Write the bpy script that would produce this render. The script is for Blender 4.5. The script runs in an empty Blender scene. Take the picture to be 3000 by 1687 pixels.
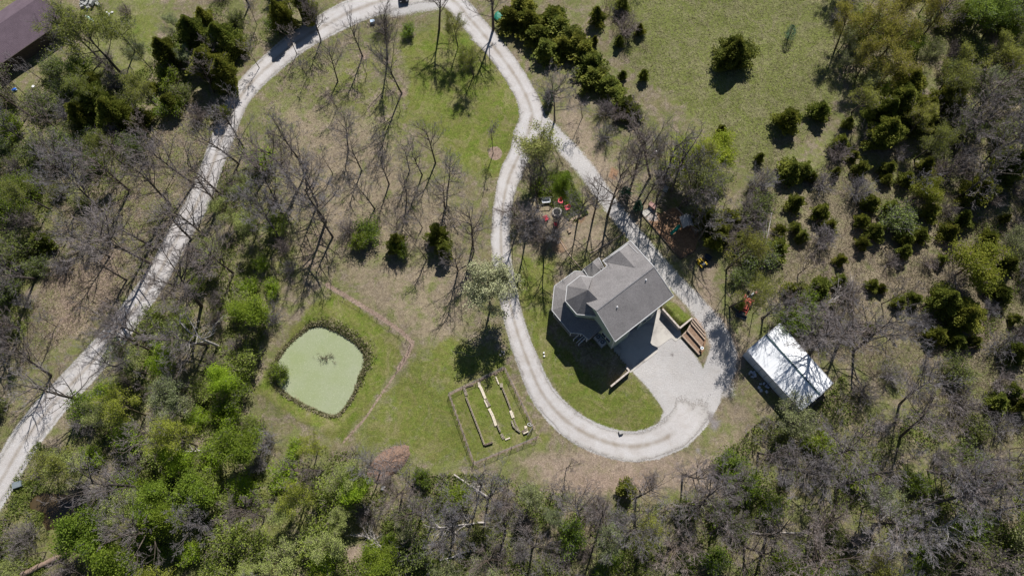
import bpy, math, random
import numpy as np
from mathutils import Matrix, Vector

# ------------------------------------------------------------------ camera
F, W, H, NX, NY, HC = 2050., 3000., 1687., 1580., 1590., 106.
_n = np.array([NX - W/2, -(NY - H/2), -F]); _n /= np.linalg.norm(_n)
_Z = -_n
_Y = np.array([0, 1, 0.]); _Y = _Y - _Y.dot(_Z)*_Z; _Y /= np.linalg.norm(_Y)
R3 = np.array([np.cross(_Y, _Z), _Y, _Z])
scene = bpy.context.scene
COL = scene.collection
cd = bpy.data.cameras.new('camera'); cam = bpy.data.objects.new('camera', cd); COL.objects.link(cam)
m4 = Matrix([list(R3[i]) + [0] for i in range(3)] + [[0, 0, 0, 1]]); m4.translation = Vector((0, 0, HC))
cam.matrix_world = m4
cd.sensor_width = 36; cd.lens = F*36/W; cd.clip_start = 1; cd.clip_end = 3000
scene.camera = cam

# ------------------------------------------------------------------ light
SUN_AZ = math.radians(14.3)          # the sun stands this far east of the picture's up direction
SUN_EL = math.radians(48.6)
world = bpy.data.worlds.new('World'); scene.world = world; world.use_nodes = True
wn = world.node_tree; bg = wn.nodes['Background']
sky = wn.nodes.new('ShaderNodeTexSky'); sky.sky_type = 'NISHITA'; sky.sun_disc = False
sky.sun_elevation = SUN_EL; sky.sun_rotation = SUN_AZ; sky.ozone_density = 4.0; sky.dust_density = .3
wn.links.new(sky.outputs[0], bg.inputs[0]); bg.inputs[1].default_value = 0.05
sd = bpy.data.lights.new('sun', 'SUN'); sd.energy = 5.0; sd.angle = math.radians(0.5); sd.color = (1, .968, .925)
sun = bpy.data.objects.new('sun', sd); COL.objects.link(sun)
sv = Vector((math.sin(SUN_AZ)*math.cos(SUN_EL), math.cos(SUN_AZ)*math.cos(SUN_EL), math.sin(SUN_EL)))
sun.rotation_euler = sv.to_track_quat('Z', 'Y').to_euler(); sun.location = sv*300
vs = scene.view_settings; vs.view_transform = 'Standard'; vs.look = 'None'; vs.exposure = 0.36; vs.gamma = 1
vs.use_curve_mapping = False
scene.cycles.max_bounces = 5; scene.cycles.diffuse_bounces = 2; scene.cycles.transparent_max_bounces = 8

rnd = random.Random(7); rng = np.random.default_rng(7)

# ------------------------------------------------------------------ pixel <-> ground
def rays(uv):
    uv = np.atleast_2d(np.asarray(uv, float))
    return np.stack([uv[:, 0]-W/2, -(uv[:, 1]-H/2), np.full(len(uv), -F)], 1) @ R3.T
def unp(uv, z=0.):
    d = rays(uv); t = (z-HC)/d[:, 2]
    p = d*t[:, None]; p[:, 2] += HC
    return p
def U(u, v, z=0.): return unp([(u, v)], z)[0]
def prj(x, y, z=0.):
    c = np.stack([x, y, np.zeros_like(x)+z-HC], -1) @ R3
    return W/2 + F*c[..., 0]/-c[..., 2], H/2 - F*c[..., 1]/-c[..., 2]
K = 3000/2576.
def full(pts): return [(a*K, b*K) for a, b in pts]        # the whole picture at 2576 px wide
def zm(pts, ox, oy, s): return [(ox+a/s, oy+b/s) for a, b in pts]

# ------------------------------------------------------------------ region maths (in source pixels of the ground plane)
def dist_line(u, v, pts, closed=False):
    best = np.full(u.shape, 1e9)
    P = list(pts) + ([pts[0]] if closed else [])
    for (a, b), (c, d) in zip(P[:-1], P[1:]):
        dx, dy = c-a, d-b; L = dx*dx+dy*dy+1e-9
        t = np.clip(((u-a)*dx+(v-b)*dy)/L, 0, 1)
        best = np.minimum(best, (u-a-t*dx)**2+(v-b-t*dy)**2)
    return np.sqrt(best)
def inside(u, v, pts):
    r = np.zeros(u.shape, bool); n = len(pts)
    for i in range(n):
        (a, b), (c, d) = pts[i], pts[(i+1) % n]
        if b == d: continue
        k = (b > v) != (d > v)
        r ^= k & (u < (c-a)*(v-b)/(d-b)+a)
    return r
def poly(u, v, pts, soft):
    xs = [p[0] for p in pts]; ys = [p[1] for p in pts]
    out = np.zeros(u.shape)
    k = (u > min(xs)-soft) & (u < max(xs)+soft) & (v > min(ys)-soft) & (v < max(ys)+soft)
    if not k.any(): return out
    uu, vv = u[k], v[k]
    s = dist_line(uu, vv, pts, True)*np.where(inside(uu, vv, pts), 1, -1)
    x = np.clip(.5+s/(2*soft), 0, 1)
    out[k] = x*x*(3-2*x)
    return out
def band(u, v, pts, w, soft):
    d = dist_line(u, v, pts); x = np.clip(.5+(w-d)/(2*soft), 0, 1)
    return x*x*(3-2*x)
def smooth_line(pts, step=10.):
    P = np.array([pts[0]]+list(pts)+[pts[-1]], float); out = []
    for i in range(1, len(P)-2):
        n = max(2, int(np.linalg.norm(P[i+1][:2]-P[i][:2])/step))
        for k in range(n):
            t = k/n
            out.append(.5*((2*P[i])+(-P[i-1]+P[i+1])*t+(2*P[i-1]-5*P[i]+4*P[i+1]-P[i+2])*t*t+(-P[i-1]+3*P[i]-3*P[i+1]+P[i+2])*t**3))
    out.append(P[-2]); return np.array(out)

POND = zm([(740,150),(830,185),(960,240),(1060,300),(1190,390),(1270,490),(1300,600),(1285,700),(1220,850),(1180,1000),(1110,1130),(1020,1250),(930,1330),(820,1330),(700,1290),(560,1230),(430,1160),(260,1060),(160,960),(90,850),(90,760),(160,590),(260,450),(400,310),(560,190),(650,160)], 780, 920, 4.528)
# centre lines: (x, y, half width) in source pixels
ROAD_LEFT = [(a*K, b*K, w) for a, b, w in [(-60,1300,48),(10,1195,44),(60,1112,44),(130,1020,42),(215,930,40),(305,820,37),(385,710,34),(440,610,33),(495,510,33),(535,415,31),(565,335,30),(605,245,30),(680,162,32),(765,97,34),(850,48,36),(930,12,38),(1010,-12,36),(1080,-18,30),(1140,2,29),(1185,52,29),(1245,122,29),(1292,185,28),(1325,245,29),(1342,300,34)]]
ROAD_LOOP = [(a*K, b*K, w) for a, b, w in [(1340,285,30),(1330,330,34),(1308,385,30),(1278,455,28),(1262,550,25),(1262,640,26),(1278,740,27),(1300,830,29),(1332,920,32),(1368,995,36),(1425,1058,40),(1495,1100,42),(1575,1122,44),(1650,1112,46),(1712,1075,52),(1745,1015,52),(1735,950,40)]]
ROAD_SPUR = [(a*K, b*K, w) for a, b, w in [(1345,300,30),(1395,342,27),(1468,420,27),(1540,520,25),(1608,605,25),(1680,690,26),(1750,765,27),(1800,830,32),(1822,900,38),(1800,960,45)]]
YARD = [(1850,1085),(1915,1015),(1975,985),(2000,995),(2040,1045),(2060,1080),(2085,1010),(2100,960),(2130,1010),(2125,1100),(2110,1180),(2070,1250),(2010,1310),(1930,1345),(1840,1352),(1840,1283),(1880,1270),(1930,1245),(1943,1205),(1930,1180),(1900,1140)]
APRON = zm([(1190,832),(1480,1195),(1895,880),(1842,832),(1910,800),(2090,672),(2165,722),(2250,640),(2225,520),(1965,228),(1800,250),(1500,450),(1300,640)], 1560, 860, 5.152)
CREEKS = [zm([(370,520),(430,430),(560,400),(720,410),(850,430),(950,450),(980,520),(930,600),(870,680),(760,740),(690,830),(590,850),(540,760),(560,660),(470,620),(380,600)], 0, 1350, 4.3),
          [(790,1687),(800,1640),(830,1612),(858,1600),(872,1618),(850,1650),(840,1700)],
          [(1065,1640),(1072,1600),(1085,1622),(1086,1660),(1080,1700),(1066,1700)]]
PLAY = zm([(210,510),(330,440),(480,460),(620,380),(740,380),(1060,740),(1010,1040),(770,1185)], 1850, 540, 5.366)
SWALE = full([(822,716),(870,745),(955,797),(1010,835),(1038,862),(1024,893),(1003,926)])
SWALE2 = full([(1005,925),(960,990),(920,1050),(862,1112)])

# ------------------------------------------------------------------ heights
XA = np.arange(-112, 98, .3); YA = np.arange(-14, 108, .3)
gx, gy = np.meshgrid(XA, YA)
gu, gv = prj(gx, gy)
hgt = .14*np.sin(gx*.21+1)*np.sin(gy*.17+2)+.08*np.sin(gx*.43+gy*.31)
PX = 18.5
lawnW = [(1788,1132),(1843,1090),(1832,1073),(1786,1016),(1830,940),(1780,800),(1690,770),(1600,800),(1575,900),(1590,990),(1640,1075),(1720,1140)]
softW = [(1788,1132),(1720,1140),(1640,1075),(1590,990),(1575,900),(1600,800),(1690,770),(1780,800)]
kW = np.where(inside(gu, gv, lawnW), np.clip(dist_line(gu, gv, softW)/(4.5*PX), 0, 1), 0); kW = kW*kW*(3-2*kW)
lawnE = [(1941,903),(1992,960),(2030,929),(2022,900),(1985,850),(1950,835),(1925,850)]
softE = [(2030,929),(2022,900),(1985,850),(1950,835),(1925,850)]
kE = np.where(inside(gu, gv, lawnE), np.clip(dist_line(gu, gv, softE)/(2.4*PX), 0, 1), 0); kE = kE*kE*(3-2*kE)
flat = np.maximum(poly(gu, gv, [(1780,1010),(1855,1100),(2000,1010),(2040,930),(1940,870),(1850,920)], 25), 0)
hgt = hgt*(1-flat) + 1.0*kW + 1.4*kE
pd = dist_line(gu, gv, POND, True)*np.where(inside(gu, gv, POND), 1, -1)
hgt += -.62*np.clip(.5+pd/22., 0, 1) + .25*np.exp(-((pd+38)/22.)**2)
for c in CREEKS:
    cdd = dist_line(gu, gv, c, True)*np.where(inside(gu, gv, c), 1, -1)
    hgt += -.55*np.clip(.5+cdd/30., 0, 1)
def hz(x, y):
    x = np.asarray(x, float); y = np.asarray(y, float)
    fx = np.clip((x-XA[0])/.3, 0, len(XA)-1.001); fy = np.clip((y-YA[0])/.3, 0, len(YA)-1.001)
    i = fx.astype(int); j = fy.astype(int); a = fx-i; b = fy-j
    return hgt[j, i]*(1-a)*(1-b)+hgt[j, i+1]*a*(1-b)+hgt[j+1, i]*(1-a)*b+hgt[j+1, i+1]*a*b
def G(u, v):                        # the ground point seen at a pixel
    z = 0.
    for _ in range(4):
        p = U(u, v, z); z = float(hz(p[0], p[1]))
    p[2] = z; return p
def Gs(pts): return [G(a, b) for a, b in pts]

# ------------------------------------------------------------------ materials
MATS = {}
def nodes(name):
    m = bpy.data.materials.new(name); m.use_nodes = True
    return m, m.node_tree, m.node_tree.nodes['Principled BSDF']
def noise(t, scale, detail=4, rough=.6, vec=None, dist=0.):
    n = t.nodes.new('ShaderNodeTexNoise'); n.inputs['Scale'].default_value = scale
    n.inputs['Detail'].default_value = detail; n.inputs['Roughness'].default_value = rough
    n.inputs['Distortion'].default_value = dist
    if vec is not None: t.links.new(vec, n.inputs['Vector'])
    return n.outputs[0]
def ramp(t, fac, stops):
    r = t.nodes.new('ShaderNodeValToRGB'); e = r.color_ramp.elements
    while len(e) < len(stops): e.new(.5)
    for k, (p, c) in enumerate(stops):
        e[k].position = p; e[k].color = (*c, 1) if len(c) == 3 else c
    t.links.new(fac, r.inputs[0]); return r.outputs[0]
def mix(t, fac, a, b, mode='MIX'):
    n = t.nodes.new('ShaderNodeMix'); n.data_type = 'RGBA'; n.blend_type = mode
    for s, v in ((n.inputs[0], fac), (n.inputs[6], a), (n.inputs[7], b)):
        if isinstance(v, (int, float)): s.default_value = v
        elif isinstance(v, tuple): s.default_value = (*v, 1)
        else: t.links.new(v, s)
    return n.outputs[2]
def math_(t, op, a, b=0., c=None, clamp=False):
    n = t.nodes.new('ShaderNodeMath'); n.operation = op; n.use_clamp = clamp
    for s, v in zip(n.inputs, (a, b, c)):
        if v is None: continue
        if isinstance(v, (int, float)): s.default_value = v
        else: t.links.new(v, s)
    return n.outputs[0]
def coord(t, kind='Object'):
    return t.nodes.new('ShaderNodeTexCoord').outputs[kind]
def bump(t, b, h, strength=.5, dist=.1):
    n = t.nodes.new('ShaderNodeBump'); n.inputs['Strength'].default_value = strength; n.inputs['Distance'].default_value = dist
    t.links.new(h, n.inputs['Height']); t.links.new(n.outputs[0], b.inputs['Normal'])
def plain(name, c, rough=.8, var=.25, scale=3., metal=0., tint=False):
    if name in MATS: return MATS[name]
    m, t, b = nodes(name)
    n = noise(t, scale, 5, .65, coord(t))
    lo = tuple(x*(1-var) for x in c); hi = tuple(min(1, x*(1+var)) for x in c)
    col = ramp(t, n, [(.3, lo), (.7, hi)])
    if tint:
        oi = t.nodes.new('ShaderNodeObjectInfo'); col = mix(t, 1., col, oi.outputs['Color'], 'MULTIPLY')
    t.links.new(col, b.inputs['Base Color']); b.inputs['Roughness'].default_value = rough; b.inputs['Metallic'].default_value = metal
    b.inputs['Specular IOR Level'].default_value = .25
    bump(t, b, n, .3, .02)
    MATS[name] = m; return m
def leafmat(name, c, c2, trans=.35, scale=1.1):
    m, t, b = nodes(name)
    oc = coord(t)
    n1 = noise(t, scale, 3, .6, oc); n2 = noise(t, 9., 2, .6, oc)
    col = ramp(t, n1, [(.35, c), (.65, c2)])
    col = mix(t, .55, col, ramp(t, n2, [(.25, (.45, .45, .45)), (.75, (1.4, 1.4, 1.4))]), 'MULTIPLY')
    oi = t.nodes.new('ShaderNodeObjectInfo'); col = mix(t, 1., col, oi.outputs['Color'], 'MULTIPLY')
    t.links.new(col, b.inputs['Base Color']); b.inputs['Roughness'].default_value = .65
    b.inputs['Specular IOR Level'].default_value = .2
    tr = t.nodes.new('ShaderNodeBsdfTranslucent'); t.links.new(col, tr.inputs[0])
    ms = t.nodes.new('ShaderNodeMixShader'); ms.inputs[0].default_value = trans
    t.links.new(b.outputs[0], ms.inputs[1]); t.links.new(tr.outputs[0], ms.inputs[2])
    t.links.new(ms.outputs[0], t.nodes['Material Output'].inputs[0])
    MATS[name] = m; return m

# ------------------------------------------------------------------ mesh helpers
def np_mesh(name, V, Fq, mats, midx=None, smooth=False):
    V = np.asarray(V, np.float32).reshape(-1, 3); Fq = np.asarray(Fq, np.int32); k = Fq.shape[1]
    me = bpy.data.meshes.new(name)
    me.vertices.add(len(V)); me.vertices.foreach_set('co', V.ravel())
    me.loops.add(Fq.size); me.loops.foreach_set('vertex_index', Fq.ravel())
    me.polygons.add(len(Fq)); me.polygons.foreach_set('loop_start', np.arange(0, Fq.size, k, dtype=np.int32))
    for m in mats: me.materials.append(m)
    if midx is not None: me.polygons.foreach_set('material_index', np.asarray(midx, np.int32))
    if smooth: me.polygons.foreach_set('use_smooth', np.ones(len(Fq), bool))
    me.update(calc_edges=True); me.validate(); return me
def link(name, me, parent=None):
    o = bpy.data.objects.new(name, me); COL.objects.link(o)
    if parent is not None: o.parent = parent
    return o
def tag(o, label, cat, group=None):
    o['label'] = label; o['category'] = cat
    if group: o['group'] = group
    return o
def empty(name, loc, rz, label, cat, group=None):
    o = bpy.data.objects.new(name, None); COL.objects.link(o)
    o.location = loc; o.rotation_euler = (0, 0, rz); o.empty_display_size = .3
    return tag(o, label, cat, group)
class MB:
    def __init__(s): s.v = []; s.f = []
    def add(s, vs, fs):
        n = len(s.v); s.v += [tuple(map(float, p)) for p in vs]; s.f += [tuple(i+n for i in f) for f in fs]; return s
    def box(s, c, d, rz=0., rx=0., ry=0., top=1.):
        M = Matrix.Translation(c) @ Matrix.Rotation(rz, 4, 'Z') @ Matrix.Rotation(ry, 4, 'Y') @ Matrix.Rotation(rx, 4, 'X')
        x, y, z = d[0]/2, d[1]/2, d[2]/2
        vs = [M @ Vector(p) for p in [(-x,-y,-z),(x,-y,-z),(x,y,-z),(-x,y,-z),(-x*top,-y*top,z),(x*top,-y*top,z),(x*top,y*top,z),(-x*top,y*top,z)]]
        return s.add(vs, [(0,3,2,1),(4,5,6,7),(0,1,5,4),(1,2,6,5),(2,3,7,6),(3,0,4,7)])
    def bar(s, a, b, w, h=None):            # a beam from point a to point b
        h = h or w; a = Vector(a); b = Vector(b); d = b-a; L = d.length
        if L < 1e-5: return s
        q = d.to_track_quat('X', 'Z').to_matrix().to_4x4(); M = Matrix.Translation((a+b)/2) @ q
        x, y, z = L/2, w/2, h/2
        vs = [M @ Vector(p) for p in [(-x,-y,-z),(x,-y,-z),(x,y,-z),(-x,y,-z),(-x,-y,z),(x,-y,z),(x,y,z),(-x,y,z)]]
        return s.add(vs, [(0,3,2,1),(4,5,6,7),(0,1,5,4),(1,2,6,5),(2,3,7,6),(3,0,4,7)])
    def cyl(s, a, b, r0, r1=None, n=10):
        r1 = r0 if r1 is None else r1; a = Vector(a); b = Vector(b); d = (b-a).normalized()
        q = d.to_track_quat('Z', 'Y').to_matrix(); vs = []
        for P, r in ((a, r0), (b, r1)):
            for k in range(n):
                t = 2*math.pi*k/n; vs.append(P+q @ Vector((r*math.cos(t), r*math.sin(t), 0)))
        fs = [(k, (k+1) % n, n+(k+1) % n, n+k) for k in range(n)]+[tuple(range(n))[::-1], tuple(range(n, 2*n))]
        return s.add(vs, fs)
    def prism(s, pts, z0, z1):             # closed outline in xy, extruded
        n = len(pts); a = sum(pts[i][0]*pts[(i+1) % n][1]-pts[(i+1) % n][0]*pts[i][1] for i in range(n))
        if a < 0: pts = pts[::-1]
        vs = [(p[0], p[1], z0) for p in pts]+[(p[0], p[1], z1) for p in pts]
        return s.add(vs, [(k, (k+1) % n, n+(k+1) % n, n+k) for k in range(n)]+[tuple(range(n))[::-1], tuple(range(n, 2*n))])
    def slab(s, pts, t=.15):               # a planar polygon in 3-D with thickness downwards
        n = len(pts); vs = [tuple(p) for p in pts]+[(p[0], p[1], p[2]-t) for p in pts]
        a = sum(pts[i][0]*pts[(i+1) % n][1]-pts[(i+1) % n][0]*pts[i][1] for i in range(n))
        top = tuple(range(n)); bot = tuple(range(n, 2*n))[::-1]
        fs = [top, bot]+[(k, n+k, n+(k+1) % n, (k+1) % n) for k in range(n)]
        if a < 0: fs = [f[::-1] for f in fs]
        return s.add(vs, fs)
    def ball(s, c, r, n=10, m=6, sc=(1, 1, 1), j=0.):
        vs = []; 
        for i in range(m+1):
            th = math.pi*i/m
            for k in range(n):
                ph = 2*math.pi*k/n; q = 1+rnd.uniform(-j, j)
                vs.append((c[0]+r*sc[0]*q*math.sin(th)*math.cos(ph), c[1]+r*sc[1]*q*math.sin(th)*math.sin(ph), c[2]+r*sc[2]*q*math.cos(th)))
        return s.add(vs, [(i*n+k, (i+1)*n+k, (i+1)*n+(k+1) % n, i*n+(k+1) % n) for i in range(m) for k in range(n)])
    def mesh(s, name, mat):
        me = bpy.data.meshes.new(name); me.from_pydata(s.v, [], s.f)
        if mat: me.materials.append(mat)
        me.update(); me.validate(); return me
    def build(s, name, mat, parent=None): return link(name, s.mesh(name, mat), parent)

# ------------------------------------------------------------------ GROUND
def ground_material():
    m, t, b = nodes('ground_soil_and_grass')
    oc = coord(t)
    mp = t.nodes.new('ShaderNodeMapping'); mp.inputs['Scale'].default_value = (1, 1, 1); t.links.new(oc, mp.inputs[0]); P = mp.outputs[0]
    nL = noise(t, .09, 4, .6, P); nM = noise(t, .55, 5, .65, P, .6); nF = noise(t, 3.2, 5, .75, P, 1.5); nG = noise(t, 9., 3, .8, P)
    nS = noise(t, 1.7, 6, .8, P, 3.0)
    A = t.nodes.new('ShaderNodeVertexColor'); A.layer_name = 'mask_a'; B = t.nodes.new('ShaderNodeVertexColor'); B.layer_name = 'mask_b'
    sa = t.nodes.new('ShaderNodeSeparateColor'); t.links.new(A.outputs[0], sa.inputs[0])
    sb = t.nodes.new('ShaderNodeSeparateColor'); t.links.new(B.outputs[0], sb.inputs[0])
    def brk(mask, n, amt=.9, soft=.35):     # breaks a soft mask's border up with noise
        x = math_(t, 'MULTIPLY_ADD', math_(t, 'SUBTRACT', n, .5), amt*2, mask)
        x = math_(t, 'SUBTRACT', x, .5-soft/2); return math_(t, 'DIVIDE', x, soft, clamp=True)
    # woods floor: leaf litter, grey-brown, patches of moss and weeds
    base = ramp(t, nF, [(.3, (.08, .062, .045)), (.45, (.175, .142, .105)), (.58, (.275, .23, .175)), (.74, (.38, .33, .26))])
    base = mix(t, ramp(t, nM, [(.42, (0, 0, 0)), (.6, (1, 1, 1))]), base, ramp(t, nF, [(.3, (.10, .085, .045)), (.7, (.25, .225, .12))]))
    green = ramp(t, nS, [(.3, (.085, .10, .03)), (.7, (.20, .22, .075))])
    base = mix(t, ramp(t, noise(t, .33, 4, .7, P, .8), [(.44, (0, 0, 0)), (.60, (.85, .85, .85))]), base, green)
    # meadow: olive grass with straw
    mead = ramp(t, nF, [(.3, (.08, .098, .024)), (.5, (.155, .172, .055)), (.66, (.25, .25, .11)), (.8, (.37, .34, .19))])
    mead = mix(t, ramp(t, nM, [(.4, (0, 0, 0)), (.68, (1, 1, 1))]), mead, ramp(t, nG, [(.3, (.09, .115, .022)), (.7, (.19, .21, .06))]))
    nT = noise(t, .27, 5, .75, P, 1.0)
    mead = mix(t, ramp(t, nT, [(.47, (0, 0, 0)), (.62, (.8, .8, .8))]), mead, ramp(t, nF, [(.3, (.13, .125, .06)), (.55, (.23, .215, .12)), (.8, (.34, .31, .20))]))
    mead = mix(t, ramp(t, nT, [(.30, (.6, .6, .6)), (.42, (0, 0, 0))]), mead, (.105, .135, .03))
    col = mix(t, brk(sa.outputs[1], nM), base, mead)
    dirt = ramp(t, nF, [(.3, (.20, .15, .115)), (.55, (.31, .245, .195)), (.75, (.44, .36, .29))])
    dirt = mix(t, ramp(t, nM, [(.45, (0, 0, 0)), (.7, (.75, .75, .75))]), dirt, ramp(t, nG, [(.3, (.13, .12, .06)), (.7, (.27, .235, .14))]))
    col = mix(t, brk(sa.outputs[2], nM), col, dirt)
    lawn = ramp(t, nF, [(.3, (.055, .085, .010)), (.5, (.115, .155, .024)), (.68, (.185, .215, .05)), (.82, (.29, .27, .12))])
    lawn = mix(t, ramp(t, nM, [(.38, (0, 0, 0)), (.66, (.8, .8, .8))]), lawn, ramp(t, nG, [(.3, (.10, .10, .028)), (.7, (.235, .215, .085))]))
    lawn = mix(t, ramp(t, nT, [(.49, (0, 0, 0)), (.64, (.8, .8, .8))]), lawn, ramp(t, nF, [(.3, (.13, .125, .045)), (.55, (.23, .205, .105)), (.8, (.34, .29, .19))]))
    lawn = mix(t, ramp(t, nT, [(.30, (.75, .75, .75)), (.42, (0, 0, 0))]), lawn, ramp(t, nG, [(.3, (.05, .095, .012)), (.7, (.13, .20, .03))]))
    col = mix(t, brk(sa.outputs[0], nM, .7), col, lawn)
    lit = ramp(t, nF, [(.3, (.16, .11, .085)), (.55, (.30, .225, .18)), (.75, (.46, .37, .31))])
    col = mix(t, brk(sb.outputs[2], nF, .8), col, lit)
    mul = ramp(t, nG, [(.3, (.14, .085, .05)), (.55, (.29, .18, .115)), (.75, (.42, .28, .19))])
    col = mix(t, brk(sb.outputs[0], nF, .5), col, mul)
    mud = ramp(t, nM, [(.3, (.05, .036, .022)), (.6, (.115, .085, .055)), (.8, (.27, .22, .165))])
    col = mix(t, brk(sb.outputs[1], nM, .6), col, mud)
    nK = noise(t, 1.6, 6, .85, P, 1.2); nJ = noise(t, 4.5, 3, .9, P, 2.2)
    col = mix(t, .8, col, ramp(t, nK, [(.36, (.62, .60, .58)), (.5, (.98, .98, .98)), (.66, (1.34, 1.33, 1.30))]), 'MULTIPLY')
    col = mix(t, .75, col, ramp(t, nJ, [(.33, (.55, .52, .50)), (.48, (1., 1., 1.)), (.68, (1.5, 1.46, 1.40))]), 'MULTIPLY')
    gr = ramp(t, nG, [(.25, (.36, .34, .335)), (.5, (.45, .43, .42)), (.8, (.56, .54, .53))])
    gr = mix(t, ramp(t, nM, [(.45, (0, 0, 0)), (.72, (.45, .45, .45))]), gr, (.40, .365, .34))
    avg = A.outputs[1]
    col = mix(t, brk(avg, nF, .75, .3), col, gr)
    ash = brk(B.outputs[1], nM, .8, .5)
    col = mix(t, ash, col, ramp(t, nF, [(.3, (.11, .095, .09)), (.7, (.30, .275, .265))]))
    col = mix(t, .5, col, ramp(t, nL, [(.35, (.78, .78, .76)), (.65, (1.2, 1.2, 1.18))]), 'MULTIPLY')
    t.links.new(col, b.inputs['Base Color']); b.inputs['Roughness'].default_value = .95; b.inputs['Specular IOR Level'].default_value = .1
    hh = math_(t, 'ADD', math_(t, 'MULTIPLY', nF, .7), math_(t, 'MULTIPLY', nG, .45))
    bump(t, b, hh, .9, .22)
    return m
def make_ground():
    ext = np.array([3, 8, 16, 30, 55, 100, 200, 400.])
    xs = np.concatenate([XA[0]-ext[::-1], XA, XA[-1]+ext]); ys = np.concatenate([YA[0]-ext[::-1], YA, YA[-1]+ext])
    X, Y = np.meshgrid(xs, ys); Z = hz(X, Y)
    V = np.stack([X, Y, Z], -1).reshape(-1, 3); nx, ny = len(xs), len(ys)
    i = (np.arange(ny-1)[:, None]*nx+np.arange(nx-1)[None]).ravel()
    me = np_mesh('ground', V, np.stack([i, i+1, i+nx+1, i+nx], 1), [ground_material()], smooth=True)
    u, v = prj(np.clip(X, -140, 130).ravel(), np.clip(Y, -30, 140).ravel())
    def mx(*a): return np.maximum.reduce(a)
    lawn = mx(
        .95*poly(u, v, full([(1090,60),(1170,75),(1210,110),(1280,195),(1322,290),(1290,390),(1262,450),(1200,440),(1130,400),(1075,330),(1010,290),(1030,200),(1000,120)]), 45),
        .38*poly(u, v, full([(860,110),(1000,80),(1080,330),(1000,420),(880,330),(780,230)]), 80),
        1.*poly(u, v, full([(640,985),(700,890),(770,780),(845,735),(925,790),(1000,850),(1010,900),(930,1020),(860,1112),(760,1060)]), 25),
        .72*poly(u, v, full([(1030,905),(1130,840),(1240,870),(1290,950),(1345,1060),(1385,1105),(1300,1130),(1150,1160),(1040,1160),(960,1130),(880,1100),(960,1000)]), 35),
        .95*poly(u, v, full([(1150,900),(1265,880),(1300,990),(1290,1060),(1150,1080)]), 40),
        .78*poly(u, v, full([(1305,640),(1400,650),(1385,840),(1530,985),(1600,945),(1668,1040),(1640,1085),(1580,1100),(1480,1075),(1390,980),(1330,850),(1300,740)]), 22),
        .85*poly(u, v, full([(1425,990),(1520,990),(1640,1030),(1610,1085),(1500,1070)]), 25),
        .9*poly(u, v, full([(1668,755),(1745,800),(1760,830),(1712,845),(1672,790)]), 10),
        .45*poly(u, v, full([(1290,110),(1360,200),(1400,290),(1370,320),(1300,210)]), 25),
        .8*poly(u, v, full([(1340,430),(1440,440),(1480,520),(1460,560),(1380,480)]), 25),
        .45*poly(u, v, full([(330,0),(400,0),(400,130),(350,260),(310,180)]), 40),
        .45*poly(u, v, full([(600,600),(720,500),(760,700),(650,900),(560,900),(520,760)]), 60),
        .55*poly(u, v, full([(0,1250),(300,1160),(700,1130),(900,1260),(850,1449),(0,1460)]), 90),
        .42*poly(u, v, full([(0,300),(130,330),(140,640),(60,850),(0,850)]), 60))
    mead = mx(
        1.*poly(u, v, full([(1500,-60),(2130,-60),(2100,120),(2120,250),(1960,330),(1900,460),(1830,380),(1700,250),(1590,180)]), 50),
        .42*poly(u, v, full([(1900,300),(2300,350),(2600,600),(2600,900),(2300,1000),(2000,700),(1900,500)]), 120),
        .42*poly(u, v, full([(560,180),(1000,60),(1080,300),(1200,520),(1150,700),(900,640),(700,480)]), 110),
        .75*poly(u, v, full([(290,-30),(400,-30),(400,150),(350,270),(60,300),(200,120)]), 30),
        .6*poly(u, v, full([(1180,1000),(1400,1110),(1330,1180),(1000,1200),(880,1120),(980,1010)]), 60),
        .35*poly(u, v, full([(140,560),(420,300),(560,330),(430,640),(180,900),(100,900)]), 60))
    dirt = mx(
        .62*poly(u, v, full([(1390,290),(1440,240),(1500,330),(1560,430),(1640,520),(1600,600),(1540,500),(1460,400)]), 25),
        .8*poly(u, v, full([(1300,1150),(1480,1120),(1820,1140),(1830,1260),(1700,1240),(1400,1250)]), 45),
        .5*poly(u, v, full([(840,640),(1200,640),(1230,760),(1120,900),(1020,850),(900,760)]), 60),
        .8*poly(u, v, full([(1760,640),(1800,660),(1800,760),(1850,830),(1890,900),(1830,1000),(1780,900),(1740,740)]), 30),
        .6*poly(u, v, full([(1290,500),(1500,500),(1560,640),(1440,640),(1300,640)]), 35),
        .52*poly(u, v, full([(1960,430),(2250,480),(2560,620),(2560,900),(2250,900),(1990,760)]), 110),
        .5*poly(u, v, full([(1820,980),(1900,1010),(1900,1130),(1800,1180)]), 40),
        .55*poly(u, v, full([(700,240),(960,280),(1060,430),(1200,520),(1180,660),(850,660),(700,480)]), 90),
        .7*poly(u, v, zm([(560,900),(760,860),(900,900),(900,1180),(620,1350),(520,1300)], 0, 1350, 4.3), 18),
        .8*poly(u, v, [(1010,1600),(1065,1590),(1075,1700),(1000,1700)], 20))
    def rd(pts, k=.93, s=7): 
        a = smooth_line(pts, 14); out = np.zeros_like(u)
        for q in range(0, len(a)-1, 3):
            seg = a[q:q+4]; out = np.maximum(out, band(u, v, [(p[0], p[1]) for p in seg], float(seg[:, 2].mean())*k, s))
        return out
    grav = mx(rd(ROAD_LEFT, 1., 9), rd(ROAD_LOOP, 1., 9), .8*rd(ROAD_SPUR, 1., 14), poly(u, v, YARD, 9),
              .75*poly(u, v, [(1340,-40),(1290,30),(1150,50),(1090,30),(1060,-30)], 18),
              .6*poly(u, v, full([(1790,860),(1850,870),(1850,1000),(1780,1010)]), 20),
              .55*poly(u, v, full([(1610,530),(1650,520),(1660,560),(1625,560)]), 10))
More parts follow.
